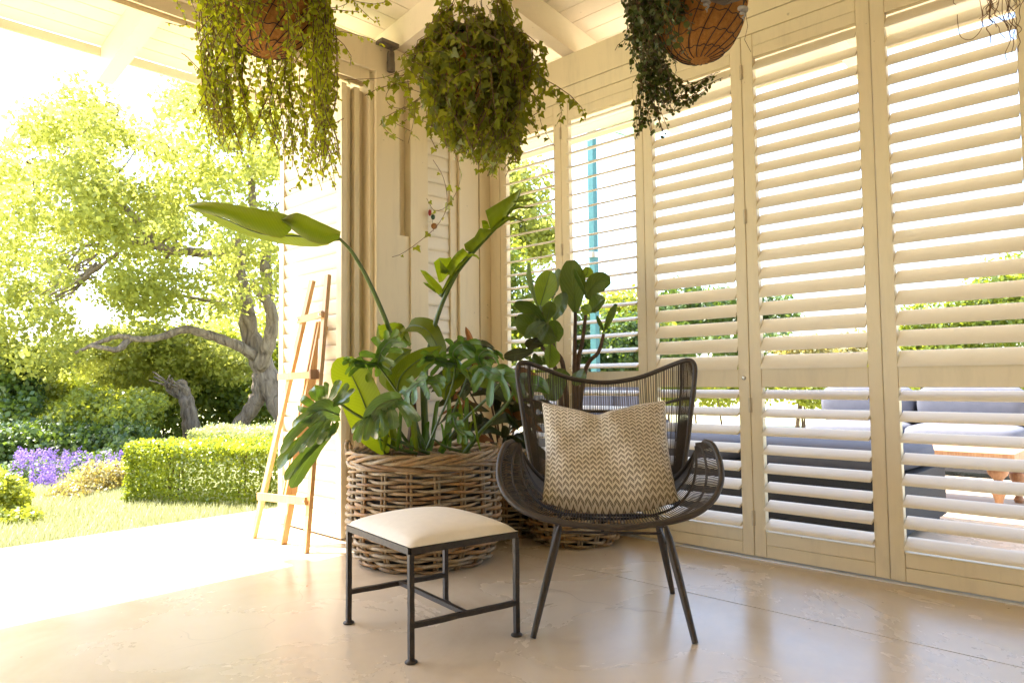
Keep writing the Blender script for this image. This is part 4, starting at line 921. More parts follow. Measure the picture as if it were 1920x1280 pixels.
# ================================================================ HANGING BASKETS
def hang_basket(label, px, py, d, R=.175, H=.25, vis=True):
    c = at(px, py, d); t = thing('hanging_basket', label, 'hanging basket', c, 0, 'coir-lined wire hanging baskets')
    prof = [(R*math.sin(a)**.85 if a > 0 else 0, -H*math.cos(a)) for a in np.linspace(0, math.pi/2, 16)]
    m = MB(); n = 102; vs = []
    for r, z in prof:
        for k in range(n):
            an = 2*math.pi*k/n; q = 1+.022*math.sin(17*an-17*.75*math.acos(max(-1, min(1, -z/H))))*math.sin(min(1, r/R*1.2)*1.5)+.010*math.sin(13*an-z*60); vs.append(c+A(r*q*math.cos(an), r*q*math.sin(an), z))
    m.add(vs, [(i*n+k, i*n+(k+1) % n, (i+1)*n+(k+1) % n, (i+1)*n+k) for i in range(len(prof)-1) for k in range(n)])
    m.lathe([(0, -.02), (R*.97, -.02)], 30, c); m.build('coir_liner', COIR, t, ang=180)
    w = MB()
    for k in range(17):
        P = []
        for a in np.linspace(.14, math.pi/2, 16):
            an = 2*math.pi*k/17+(a-.16)*.75; r = R*math.sin(a)**.85+.002; P.append(c+A(r*math.cos(an), r*math.sin(an), -H*math.cos(a)))
        w.tube(P, .0019, 5)
    for q, a in enumerate((.42, .72, 1.0, 1.27)):
        w.tube([c+A((R*math.sin(a+.018*math.sin(17*an+q*2))**.85+.002)*math.cos(an), (R*math.sin(a+.018*math.sin(17*an+q*2))**.85+.002)*math.sin(an), -H*math.cos(a+.018*math.sin(17*an+q*2))) for an in np.linspace(0, 2*math.pi, 120)[:-1]], .0017, 5, closed=True)
    w.tube([c+A(R*1.01*math.cos(a), R*1.01*math.sin(a), 0) for a in np.linspace(0, 2*math.pi, 40)[:-1]], .0035, 6, closed=True)
    w.build('wire_frame', WIRE, t)
    top = c+A(0, 0, .42); zc_ = Z0+K*max(0, min(XR-c[0], YL-c[1]))
    for k in range(3):
        an = 2*math.pi*k/3+.5; MB().tube([c+A(R*math.cos(an), R*math.sin(an), 0), top], .0018, 5).build('chain', WIRE, t)
    MB().tube([top, A(c[0], c[1], zc_-.002)], .0018, 5).build('chain', WIRE, t); return c
def strands(name_stem, name_leaf, par, paths, T, size, spacing, matL, matS, rstem=.0011, nobj=0, face=.5, drop=.6, matO=None):
    """grow leaves along hanging stems"""
    sm = MB(); pos, Y, N, sz = [], [], [], []
    for P in paths:
        P = np.array(P); sm.tube(P, rstem, 4, cap=False)
        seg = np.linalg.norm(np.diff(P, axis=0), axis=1); L = seg.sum(); cum = np.r_[0, np.cumsum(seg)]
        s = random.uniform(0, spacing)
        while s < L:
            p = np.array([np.interp(s, cum, P[:, k]) for k in range(3)]); out = rdir(1)[0]; out[2] = -abs(out[2])*.3
            view = nz(CAM-p); dirn = nz(out*.9+A(0, 0, -drop)+view*.15*random.random()); pos.append(p+out*size*.25); Y.append(dirn); N.append(nz(view*face+rdir(1)[0]*.8+A(0, 0, .35))); sz.append(size*random.choice((random.uniform(.5, 1.1), random.uniform(.6, 1.2), random.uniform(1, 1.6)))*(1 if s < L*.85 else .7))
            s += spacing*random.uniform(.5, 1.5)
    sm.build(name_stem, matS, par)['kind'] = 'stuff'
    pos, Y, N, sz = map(np.array, (pos, Y, N, sz))
    if nobj:
        dist = np.linalg.norm(pos-CAM, axis=1); order = np.argsort(dist-3*sz)[:nobj*3]; pick = rng.choice(order, nobj, replace=False); mask = np.ones(len(pos), bool); mask[pick] = False
        me = []
        for v in range(4):
            tv = T[0].copy(); tv[:, 2] += rng.normal(0, .035, len(tv)); tv[:, 0] *= random.uniform(.85, 1.15)
            m = bpy.data.meshes.new('leaf'); m.from_pydata([tuple(p) for p in tv], [], T[1]); m.materials.append(matO or matL); m.polygons.foreach_set('use_smooth', [True]*len(m.polygons)); me.append(m)
        off = parent_off(par)
        for i in pick:
            y = nz(Y[i]); x = nz(np.cross(y, N[i])); z = np.cross(x, y); s_ = sz[i]*1.15
            o = bpy.data.objects.new('leaf', random.choice(me)); COL.objects.link(o); o.parent = par
            p = pos[i]-off; o.matrix_local = Matrix([[x[k]*s_, y[k]*s_, z[k]*s_, p[k]] for k in range(3)]+[[0, 0, 0, 1]])
        pos, Y, N, sz = pos[mask], Y[mask], N[mask], sz[mask]
    Vv, Ff = cloud(T, pos, Y, N, sz); fast(name_leaf, Vv, Ff, matL, par, True)['kind'] = 'stuff'
def hang(c, R, an, L, spread=.03, lift=.05, n=14, wig=.012, drift=(0, 0, 0)):
    d = A(math.cos(an), math.sin(an), 0); P = []; ph = random.random()*6; r0 = R*random.uniform(.5, .98)
    for i in range(n):
        t = i/(n-1); out = R+spread*min(1, t*4); rr = r0+(out-r0)*min(1, t*5)
        z = lift*math.sin(min(1, t*5)*math.pi*.6)-L*max(0, t-.08)**1.1
        P.append(c+d*rr+A(0, 0, z)+A(math.sin(ph+t*9), math.cos(ph*2+t*7), 0)*wig*t*3+A(*drift)*t*t)
    return P
# basket 1: trailing small-leaved vine
c1 = hang_basket('left hanging basket, orange coir showing through small-leaved trailing vine', 503, -20, 2.62)
v1 = thing('trailing_vine', 'bright small-leaved vine hanging in a long curtain from the left basket', 'plant', c1, 0, 'plants trailing from the hanging baskets')
ps = []
for k in range(175):
    an = random.uniform(0, 6.283); d = A(math.cos(an), math.sin(an), 0); side = float(np.dot(d, RT)); near = float(-np.dot(d, FW))
    L = .58+.12*random.random()+.05*side
    if near > .3 and random.random() < .85: L *= random.uniform(.08, .75)
    if side > .35: L += .10*random.random()+.02
    if side < -.6: L += .04
    ps.append(hang(c1, .185, an, L, random.uniform(.0, .05), .04))
for k in range(26):
    an = random.uniform(0, 6.283); ps.append(hang(c1, .18, an, random.uniform(.1, .35), random.uniform(.03, .12), .03, wig=.03, drift=tuple(RT*random.uniform(-.22, .22)+A(0, 0, random.uniform(-.05, .12)))))
for q in ([(600, 240), (625, 232), (645, 222)], [(590, 290), (618, 292), (638, 278)], [(600, 325), (618, 300), (634, 262)], [(430, 160), (385, 140), (352, 108), (340, 100)], [(440, 200), (390, 205), (372, 190)], [(585, 300), (560, 345), (545, 355)], [(600, 60), (626, 84), (632, 100)], [(605, 130), (628, 145), (620, 175)]):
    ps.append(spline([at(x, y, 2.55) for x, y in q], 10))
strands('stems', 'small_leaves', v1, ps, T_ROUND, .016, .0135, L_VINE, STEMR, .0014)
# basket 2: ivy
c2 = hang_basket('middle hanging basket, buried in its mass of ivy', 893, 92, 2.72, .15, .22)
v2 = thing('ivy_plant', 'large mass of ivy swallowing the middle hanging basket', 'plant', c2, 0, 'plants trailing from the hanging baskets')
ps = []
for k in range(165):
    an = random.uniform(0, 6.283); d = A(math.cos(an), math.sin(an), 0); side = float(np.dot(d, RT))
    L = .40+.12*random.random()+(.10*random.random() if side > 0 else 0); ps.append(hang(c2, .15, an, L, random.uniform(.0, .075), .06, drift=tuple(-d*.09*(L > .4))))
for k in range(60):   # climbing the chains
    an = random.uniform(0, 6.283); d = A(math.cos(an), math.sin(an), 0); h = random.uniform(.12, .34)
    ps.append([c2+d*(.17*(1-t)**.8+.075*t+.02)+A(0, 0, h*t-.06)+A(math.sin(9*t+k), math.cos(8*t+k), 0)*.014 for t in np.linspace(0, 1, 9)])
for k in range(26):
    an = random.uniform(0, 6.283); ps.append(hang(c2, .16, an, random.uniform(.2, .42), random.uniform(.05, .10), .03, wig=.03, drift=tuple(RT*random.uniform(-.10, .14))))
strands('stems', 'small_leaves', v2, ps, T_IVY, .030, .019, L_IVY, STEMR, .0014, 300, .75, .7, L_IVYO)
loose = [[(800, 150), (760, 140), (725, 175), (735, 200), (780, 205), (800, 190)], [(812, 300), (830, 330), (838, 365), (836, 395), (818, 425), (790, 450), (755, 475), (735, 482)], [(1000, 170), (1010, 210), (1018, 240), (1040, 275)], [(1005, 80), (1022, 110), (1020, 150)], [(780, 190), (775, 230), (765, 270)], [(760, 130), (720, 145), (690, 148), (645, 150)], [(855, 290), (862, 320), (860, 350), (840, 385), (815, 395), (800, 372)]]
strands('loose_stem', 'loose_leaves', v2, [spline([at(x, y, 2.64) for x, y in q], 20) for q in loose], T_IVY, .03, .06, L_IVY, STEMR, .0011, 0, .8)
dd_ = [c2+A(math.cos(a)*.10*random.random(), math.sin(a)*.10*random.random(), -.20-.13*random.random()) for a in np.linspace(0, 30, 60)]
dd_ = np.array(dd_)+RT*.04; Vv, Ff = cloud(T_IVY, dd_, rdir(60)*A(1, 1, .5)-A(0, 0, .7), rdir(60)-FW, .032); fast('withered_leaves', Vv, Ff, L_DEAD, v2, True)['kind'] = 'stuff'
# basket 3: dark succulent trailer
c3 = hang_basket('right hanging basket, bare coir bowl crossed by dark wire', 1310, -12, 2.62, .172, .255)
v3 = thing('trailing_succulent', 'dark round-leaved trailing plant hanging from the left side of the right basket', 'plant', c3, 0, 'plants trailing from the hanging baskets')
ps = []
for k in range(110):
    side = -abs(random.gauss(.75, .3)); side = max(-1, side); fwd = random.uniform(-.9, .6); d = nz(RT*side+A(FW[0], FW[1], 0)*fwd); an = math.atan2(d[1], d[0])
    L = .10+.32*abs(side)*random.random()**.7; ps.append(hang(c3, .18, an, L, random.uniform(-.02, .09), .03, drift=tuple(RT*random.uniform(-.03, .06))))
for k in range(20):
    q0 = (random.uniform(1195, 1250), random.uniform(60, 130)); y1 = random.uniform(190, 262); x1 = random.uniform(1188, 1262)
    ps.append(spline([at(q0[0], q0[1], 2.6), at((q0[0]+x1)/2+random.uniform(-12, 12), (q0[1]+y1)/2, 2.6), at(x1, y1, 2.6)], 12))
for k in range(14):   # behind the bowl, running right
    x1 = random.uniform(1260, 1355); y1 = 195-(x1-1260)*.62+random.uniform(-15, 15)
    ps.append(spline([at(1225, 100, 2.75), at((1225+x1)/2, y1+20, 2.75), at(x1, y1, 2.75)], 12))
for k in range(16):
    ps.append([c3+RT*(-.16+.05*random.random())+A(0, 0, .05-.1*t)+A(math.sin(k), math.cos(k), 0)*.07*t for t in np.linspace(0, 1, 6)])
strands('stems', 'small_leaves', v3, ps, T_ROUND, .0165, .0125, L_SUCC, STEMB, .0013)
# metal rail with shell hooks over the right basket
rl = thing('ceiling_rail', 'dark metal rail with two grey shell-shaped ends above the right basket', 'rail', at(1365, -2, 2.45))
MB().bar(at(1290, -16, 2.42), at(1362, 4, 2.42), .03, .012).build('bar', PLAST, rl, smooth=False); MB().bar(at(1362, 4, 2.42), at(1425, -16, 2.5), .03, .012).build('bar', PLAST, rl, smooth=False)
MB().tube([at(1330, -8, 2.42), A(*(at(1330, -8, 2.42)[:2]), 2.95)], .004, 6).build('hanger', PLAST, rl)
for (x, y) in ((1325, 10), (1394, 26)):
    m = MB(); q = at(x, y, 2.44); P = []; rr = []
    for i in range(46):
        t = i/45; a = t*19; P.append(q+A(math.cos(a), math.sin(a), 0)*.014*(1-t)+A(0, 0, .026-.052*t)); rr.append(.0085*(1-t*.85))
    m.tube(P, rr, 7); m.build('shell', m_plain('grey_shell', (.34, .32, .30), .6), rl)
    MB().tube([q+A(0, 0, .02), at(x, y-40, 2.44)], .0015, 5).build('cord', WIRE, rl)
# dried twigs hanging at the top right
dv = thing('dried_vine', 'bare dried vine stems dangling at the top right corner of the photograph', 'dried vine', at(1885, -30, 2.4))
for k in range(22):
    x = 1878+random.uniform(-28, 34); P = []; y = -30; yend = random.uniform(10, 115)
    while y < yend: P.append(at(x, y, 2.4+random.uniform(-.03, .03))); y += random.uniform(8, 16); x += random.uniform(-13, 13)
    if len(P) > 2: MB().tube(spline(P, 30), random.uniform(.0009, .0017), 5).build('twig', STEMR, dv)
for q in ([(1835, -10), (1842, 30), (1840, 55), (1822, 74), (1802, 70), (1796, 45), (1795, 28)], [(1880, -10), (1880, 30), (1895, 70), (1885, 100), (1888, 114)], [(1790, -10), (1788, 5), (1793, 10)]):
    MB().tube(spline([at(x, y, 2.4) for x, y in q], 30), .0012, 5).build('twig', STEMR, dv)
MB().tube([at(1398, 25, 2.5), at(1402, 50, 2.5), at(1396, 75, 2.5), at(1408, 98, 2.5)], .0009, 4).build('twig', STEMR, dv)

# ================================================================ GARDEN
def inpoly(x, y, P):
    ins = False; j = len(P)-1
    for i in range(len(P)):
        if (P[i][1] > y) != (P[j][1] > y) and x < (P[j][0]-P[i][0])*(y-P[i][1])/(P[j][1]-P[i][1])+P[i][0]: ins = not ins
        j = i
    return ins
def leafy(name, par, clumps, n, size, mat, T=T_DIA, shell=.5, up=.4):
    """clumps: (centre, radii) ; n leaves shared in proportion to surface"""
    wts = np.array([r[0]*r[1]+r[1]*r[2]+r[0]*r[2] for c, r in clumps]); wts = wts/wts.sum(); pos, nor = [], []
    for (c, r), w in zip(clumps, wts):
        k = max(4, int(n*w)); d = rdir(k); rad = shell+(1-shell)*rng.random(k)**.6; rad *= 1+.13*np.sin(d[:, 0]*9+c[0]*7)*np.cos(d[:, 2]*8+c[1]*5)
        pos.append(np.array(c)+d*rad[:, None]*np.array(r)); nor.append(d)
    pos = np.vstack(pos); nor = np.vstack(nor); keep = pos[:, 2] > -.04; pos, nor = pos[keep], nor[keep]; k = len(pos)
    N = nor*.7+rdir(k)*.8+A(0, 0, up); Yd = rdir(k)+A(0, 0, -.1)
    Vv, Ff = cloud(T, pos, Yd, N, size*(.6+.8*rng.random(k))); o = fast(name, Vv, Ff, mat, par); o['kind'] = 'stuff'; return o
def shrub(name, label, cat, cl, n, size, mat, group=None, T=T_DIA, stem=True, shell=.45, extra=None, nst=5):
    """cl: (px, py, depth, rx_px, ry_px, rdepth_m)"""
    C_ = [(at(x, y, d), (rx*d/FPX, rdm, ry*d/FPX)) for x, y, d, rx, ry, rdm in cl]
    b0 = C_[0][0]; t = thing(name, label, cat, (b0[0], b0[1], -.06), 0, group)
    C2 = []
    for c, r in C_:
        for k in range(7):
            d = rdir(1)[0]*np.array(r)*.55; C2.append((c+d, tuple(np.array(r)*random.uniform(.45, .6))))
        C2.append((c, tuple(np.array(r)*.8)))
    leafy('foliage', t, C2, n, size, mat, T, shell)
    if extra: leafy(extra[0], t, [(c+A(0, 0, r[2]*extra[4]), (r[0]*.9, r[1]*.9, r[2]*.45)) for c, r in C_], extra[1], extra[2], extra[3], T)
    if stem:
        for k in range(nst):
            c, r = random.choice(C_); q = A(c[0]+random.uniform(-.4, .4)*r[0], c[1]+random.uniform(-.4, .4)*r[1], -.055)
            MB().tube(spline([q, (q+c)/2+A(random.uniform(-.1, .1), 0, 0)*r[0], c+A(0, 0, r[2]*.3)], 8), np.linspace(.02, .006, 8), 6).build('stem', STEMB, t)
    return t
def hedge(label, cat, a, b_, th, h, n, size, mat, name='hedge', group=None, wob=.025):
    a, b_ = A(*a, -.05), A(*b_, -.05); u = b_-a; L = np.linalg.norm(u); u /= L; v = A(-u[1], u[0], 0); v = v if np.dot(v, FW) > 0 else -v
    t = thing(name, label, cat, (a+b_)/2, 0, group); tot = L*h*1.0+L*th+2*th*h; pos, nor = [], []
    for (area, f, nn) in ((L*h, lambda s, q: a+u*L*s+A(0, 0, h)*q, -v), (L*th, lambda s, q: a+u*L*s+v*th*q+A(0, 0, h), A(0, 0, 1)), (th*h, lambda s, q: a+v*th*s+A(0, 0, h)*q, -u), (th*h, lambda s, q: b_+v*th*s+A(0, 0, h)*q, u)):
        k = int(n*area/tot); s, q = rng.random(k), rng.random(k)
        P = np.array([f(x, y) for x, y in zip(s, q)]); bump_ = wob*(np.sin(P[:, 0]*9+P[:, 2]*7)+np.sin(P[:, 1]*13-P[:, 2]*11+1))*.6-.07*rng.random(k)**2+.012*rng.normal(size=k)
        pos.append(P+nn*bump_[:, None]); nor.append(np.tile(nn, (k, 1)))
    pos = np.vstack(pos); nor = np.vstack(nor); k = len(pos)
    Vv, Ff = cloud(T_DIA, pos, rdir(k)+nor*.3, nor*.5+rdir(k)*.8+A(0, 0, .4), size*(.6+.8*rng.random(k))); fast('foliage', Vv, Ff, mat, t)['kind'] = 'stuff'
    m = MB()
    for k in range(int(L*7)):
        s = random.random(); q = a+u*L*s+v*th*random.uniform(.25, .7); m.tube([q, q+A(random.uniform(-.05, .05), random.uniform(-.05, .05), h*.6), q+A(random.uniform(-.1, .1), random.uniform(-.1, .1), h*.9)], .008, 5)
    m.build('stems', STEMB, t)['kind'] = 'stuff'; return t
def gz(px, py): return onZ(px, py, -.05)[:2]
hedge('clipped bright green box hedge along the lawn, nearest hedge to the easel', 'hedge', gz(228, 946), onZ(640, 960, -.05)[:2], .55, .44, 26000, .024, L_HEDGE, wob=.02)
q1 = at(348, 806, 7.6); q2 = at(640, 808, 7.2)
hedge('pale grey-green clipped hedge behind the bright box hedge', 'hedge', q1[:2], q2[:2], .7, q1[2]+.05, 14000, .028, L_GREY, wob=.03)
shrub('flowering_shrub', 'loose pale shrub with orange tinted tips between the purple flowers and the box hedge', 'shrub', [(165, 915, 5.9, 62, 52, .35), (120, 935, 5.6, 35, 30, .25), (205, 905, 6.1, 40, 48, .3)], 9000, .026, L_PALE, 'garden shrubs')
shrub('salvia_clump', 'purple flowering clump at the left of the garden bed', 'flowers', [(95, 895, 6.8, 85, 38, .5), (40, 905, 6.6, 50, 45, .4), (180, 870, 7.4, 55, 25, .4)], 9000, .035, L_DARK, 'garden shrubs', extra=None)
sv = [o for o in bpy.data.objects if o.name.startswith('salvia_clump')][0]; SPK, SD = [], []
for k in range(190):
    px, py, d = random.choice([(random.uniform(30, 235), random.uniform(862, 880), 7.2), (random.uniform(20, 130), random.uniform(868, 915), 6.6), (random.uniform(60, 110), random.uniform(890, 930), 6.4)]); b0 = at(px, py, d+random.uniform(-.3, .3)); tl_ = A(random.uniform(-.3, .3), random.uniform(-.3, .3), 1)
    for q in range(26): SPK.append(b0+tl_*(.16*q/26-.03)+rdir(1)[0]*.014); SD.append(tl_)
Vv, Ff = cloud(T_DIA, np.array(SPK), rdir(len(SPK)), rdir(len(SPK)), .020); fast('flower_spikes', Vv, Ff, L_PURP, sv)['kind'] = 'stuff'
shrub('low_shrub', 'low bright green plant at the left edge of the lawn', 'shrub', [(2, 925, 4.9, 42, 52, .35), (30, 968, 4.7, 48, 24, .25)], 6000, .03, L_YEL, 'garden shrubs')
shrub('dark_shrub', 'dark green spreading shrub behind the purple flowers', 'shrub', [(60, 825, 8.6, 100, 42, .8), (210, 815, 9.0, 90, 42, .8), (250, 845, 8.2, 45, 30, .5)], 9000, .06, L_DARK, 'garden shrubs')
shrub('bright_shrub', 'pale yellow-green rounded shrub in front of the short trunk', 'shrub', [(165, 770, 9.6, 85, 45, .7), (235, 790, 9.2, 60, 45, .6), (110, 740, 10.5, 60, 30, .6), (270, 760, 9.8, 50, 35, .6)], 12000, .055, L_YEL, 'garden shrubs')
shrub('dark_tree', 'dark green tree at the left edge of the photograph', 'tree', [(15, 730, 10, 60, 70, .9), (-40, 700, 10.5, 70, 90, 1.0), (40, 770, 9.6, 45, 40, .6)], 9000, .075, L_DARK, nst=3)
shrub('understory_shrub', 'deep green bushes behind the big leaning trunk', 'shrub', [(300, 800, 11.5, 60, 70, .8), (400, 740, 12, 75, 90, .9), (480, 770, 12, 70, 80, .9), (540, 740, 12.5, 60, 110, .9), (330, 720, 12.5, 70, 70, .9)], 15000, .085, L_MID, 'garden shrubs')
shrub('far_trees', 'hazy bright green trees far behind the garden', 'trees', [(60, 700, 20, 150, 55, 2), (200, 690, 22, 130, 60, 2), (340, 660, 21, 130, 80, 2), (480, 640, 22, 130, 90, 2), (620, 600, 24, 140, 120, 2)], 16000, .17, L_YEL, nst=6)
# ---- the big plane tree
tree = thing('big_tree', 'big leaning tree with rough bark and airy yellow-green crown over the lawn', 'tree', (*at(560, 900, 10.5)[:2], -.06))
D0 = 10.6
def limb(pts, r0, r1, par=tree, name='limb', d=D0):
    P = spline([at(p[0], p[1], p[2] if len(p) > 2 else d) for p in pts], 4*len(pts)+6); n_ = len(P)
    rr = np.linspace(r0, r1, n_)*(1+.08*np.sin(np.arange(n_)*1.7)); P = P+rng.normal(0, .004, P.shape)
    m = MB(); m.tube(P, rr, 12 if r0 > .06 else 6); return m.build(name, BARK, par, ang=180)
limb([(600, 870), (545, 790), (515, 735), (490, 680), (470, 630), (462, 580), (458, 545), (450, 505), (455, 465)], .23, .05, name='trunk')
limb([(487, 690, 10.5), (505, 640, 10.4), (511, 600, 10.4), (503, 568, 10.4), (484, 545, 10.4), (474, 525, 10.4)], .11, .06)
limb([(480, 668, 10.5), (440, 645, 10.3), (405, 632, 10.2), (372, 622, 10.1), (345, 618, 10), (300, 632, 9.8), (262, 636, 9.7), (225, 630, 9.6), (185, 642, 9.5), (140, 662, 9.4)], .085, .02)
limb([(245, 634, 9.7), (220, 655, 9.5), (195, 652, 9.4), (168, 648, 9.4)], .05, .025)
limb([(490, 700), (486, 738), (468, 772), (440, 808), (425, 850)], .13, .09)
limb([(462, 590), (448, 568), (438, 548)], .07, .03); limb([(470, 620, 10.6), (455, 600, 10.8), (440, 575, 11), (350, 555, 11.2), (310, 545, 11.2)], .04, .02)
limb([(505, 560, 10.8), (498, 500, 10.9), (500, 440, 11), (478, 400, 11), (472, 350, 11), (478, 270, 11), (482, 180, 11)], .09, .04)
limb([(474, 330, 11), (455, 300, 11), (430, 270, 11), (410, 240, 11)], .04, .02)
limb([(474, 420, 11), (420, 470, 10.6), (340, 470, 10.2), (288, 458, 10), (272, 430, 10), (230, 385, 10), (205, 360, 10), (165, 315, 10)], .075, .035)
limb([(285, 458, 10), (235, 440, 9.9), (180, 402, 9.8), (140, 390, 9.8)], .045, .02)
limb([(320, 400, 10.3), (295, 385, 10.2), (290, 350, 10.2)], .03, .015); limb([(288, 460, 10), (250, 455, 9.8), (200, 490, 9.6), (140, 530, 9.5), (80, 560, 9.4)], .04, .012)
for k in range(16):
    x, y = random.uniform(150, 200), random.uniform(455, 520); limb([(x, y, 9.7), (x-30, y+random.uniform(0, 30), 9.6), (x-random.uniform(50, 110), y+random.uniform(20, 90), 9.5)], .018, .006, name='twig')
for k in range(24):
    x, y = random.uniform(30, 520), random.uniform(220, 600); limb([(x, y, 10.2), (x+random.uniform(-30, 30), y-random.uniform(5, 30), 10.1), (x+random.uniform(-60, 60), y-random.uniform(20, 70), 10)], .018, .005, name='twig')
PA = [(-60, 330), (0, 270), (60, 230), (100, 190), (180, 165), (215, 225), (255, 262), (300, 215), (350, 165), (420, 110), (600, 60), (600, 600), (530, 640), (480, 560), (440, 600), (330, 612), (240, 600), (215, 560), (200, 500), (160, 495), (120, 560), (60, 620), (0, 570), (-60, 560)]
PB = [(-60, 560), (0, 560), (60, 570), (120, 600), (150, 650), (130, 700), (60, 715), (10, 690), (-60, 660)]
cl = []
while len(cl) < 400:
    x, y = random.uniform(-60, 600), random.uniform(60, 720)
    if inpoly(x, y, PA) or inpoly(x, y, PB):
        d = random.uniform(8.8, 12.6)
        if (340 < x < 470 and 600 < y < 665) or (150 < x < 300 and 618 < y < 665) or (430 < x < 530 and y > 540): d = random.uniform(11.4, 13)
        r = random.uniform(.16, .40); cl.append((at(x, y, d), (r*1.2, r*1.2, r*.7)))
leafy('crown', tree, cl, 62000, .07, L_TREE, T_DIA, .25, .5)
# second small tree: short trunk, foliage below the big limb
t2 = thing('pollarded_tree', 'short cut-back trunk sprouting bright foliage behind the hedges', 'tree', (*at(360, 830, 10.2)[:2], -.06))
limb([(362, 860, 10.2), (359, 810, 10.2), (354, 770, 10.2), (345, 735, 10.2), (338, 715, 10.2)], .14, .075, t2, 'trunk')
for k in range(12): limb([(345, 750, 10.2), (330+random.uniform(-20, 20), 730, 10.1), (310+random.uniform(-30, 40), 700+random.uniform(-10, 20), 10)], .03, .01, t2, 'limb')
PC = [(150, 660), (230, 620), (330, 625), (420, 650), (450, 700), (400, 730), (330, 740), (240, 730), (180, 710)]
cl = []
while len(cl) < 70:
    x, y = random.uniform(140, 460), random.uniform(600, 745)
    if inpoly(x, y, PC): r = random.uniform(.18, .35); cl.append((at(x, y, random.uniform(10.9, 12.6)), (r*1.2, r*1.2, r*.8)))
leafy('crown', t2, cl, 15000, .075, L_TREE, T_DIA, .3, .5)
# ---- grass blades near the paving
k = 60000; gx = rng.uniform(-2.5, 3.2, k); gy = 4.565+3.2*rng.random(k)**1.3; P = np.c_[gx, gy, np.full(k, -.06)]
Yd = np.c_[rng.normal(0, .35, k), rng.normal(0, .35, k), np.ones(k)]; Vv, Ff = cloud((np.array([[-.07, 0, 0], [.07, 0, 0], [.03, .7, .04], [0, 1, .12]]), [[0, 1, 2, 3]]), P, Yd, rdir(k), .05+.03*rng.random(k))
L_GRASS = m_leaf('grass_blades', (.34, .36, .16), (.42, .43, .22), (.50, .48, .32), .6, .2, (.6, .62, .35), scale=2)
tag(fast('grass', Vv, Ff, L_GRASS), 'short sunlit lawn grass beside the paving', 'grass', kind='stuff')

# ---------------------------------------------------------------- right side, seen through the shutters
G2_ = 'shrubs seen through the shutters'
shrub('slender_tree', 'bright leafy tree seen through the corner shutter slats', 'tree', [(975, 400, 12, 62, 110, .9), (935, 360, 12.5, 60, 90, .9), (1015, 455, 11.5, 32, 50, .6)], 9000, .085, L_TREE, nst=3)
shrub('leafy_hedge', 'tall leafy hedge seen through the corner shutter and behind the fig', 'hedge', [(960, 560, 8.6, 80, 110, .5), (1040, 610, 8.4, 80, 110, .5), (930, 700, 8.2, 70, 80, .5), (1010, 720, 8.2, 70, 60, .5)], 16000, .055, L_MID, G2_)
shrub('dark_hedge', 'dark glossy hedge behind the bare stems of the fig', 'hedge', [(1120, 640, 8.2, 60, 75, .5), (1190, 660, 8.4, 60, 80, .5), (1100, 720, 8, 70, 60, .4)], 9000, .055, L_DARK, G2_)
shrub('yellow_shrub', 'yellowing shrub showing above the dark hedge, left of the wide slats', 'shrub', [(1150, 580, 9.5, 60, 45, .5), (1195, 610, 9.6, 45, 40, .5)], 5000, .055, L_YEL, G2_)
shrub('dark_conifer', 'dark spreading tree low behind the shutter with the keyhole lock', 'tree', [(1290, 590, 13, 95, 65, 1), (1400, 580, 13, 80, 55, 1), (1250, 640, 12, 70, 55, .8), (1390, 640, 12, 90, 40, .8)], 14000, .085, L_DARK, nst=3)
shrub('low_yellow_hedge', 'low yellow-green hedge running behind the outdoor sofas', 'hedge', [(1260+i*82, 722, 9.6, 60, 46, .5) for i in range(10)], 22000, .06, L_YEL, G2_, nst=10)
shrub('pale_bank', 'pale flowering bank beyond the hedge right of the long shutter joint', 'shrub', [(1500, 665, 11, 70, 40, .6), (1590, 660, 11.5, 60, 40, .6)], 7000, .06, L_PALE, G2_)
shrub('tall_right_shrub', 'tall mixed green shrub behind the widest shutter leaf', 'shrub', [(1770, 620, 9, 75, 90, .6), (1860, 590, 9, 80, 110, .6), (1950, 580, 9, 80, 120, .6), (1720, 670, 8.8, 50, 60, .5)], 16000, .055, L_MID, G2_)
# teal pole
pp = at(1113, 478, 7.4); pl = thing('parasol', 'closed-off teal pole of a garden parasol with a green canopy corner', 'parasol', (pp[0], pp[1], 0))
MB().bar((pp[0], pp[1], .001), (pp[0], pp[1], 3.55), .068, .068, (1, 0, 0)).build('pole', TEAL, pl, smooth=False)
m = MB(); m.lathe([(0, 0), (.05, 0), (.052, .03), (.05, .06), (0, .06)], 16, (pp[0], pp[1], at(1113, 478, 7.4)[2]-.03)); m.build('collar', STEEL, pl)
GRC = m_plain('green_canvas', (.10, .26, .10), .9, 0, .1); a1, a2, a3 = at(1162, 250, 7.0), at(1190, 261, 6.9), at(1204, 232, 6.9); tp = A(pp[0], pp[1], 3.5)
m = MB(); m.add([a1, a2, at(1232, 262, 6.7), at(1260, 215, 6.7), tp, at(1130, 200, 7.6)], [(0, 1, 4), (1, 2, 4), (2, 3, 4), (0, 4, 5), (3, 5, 4)]); m.build('canopy', GRC, pl, smooth=False)

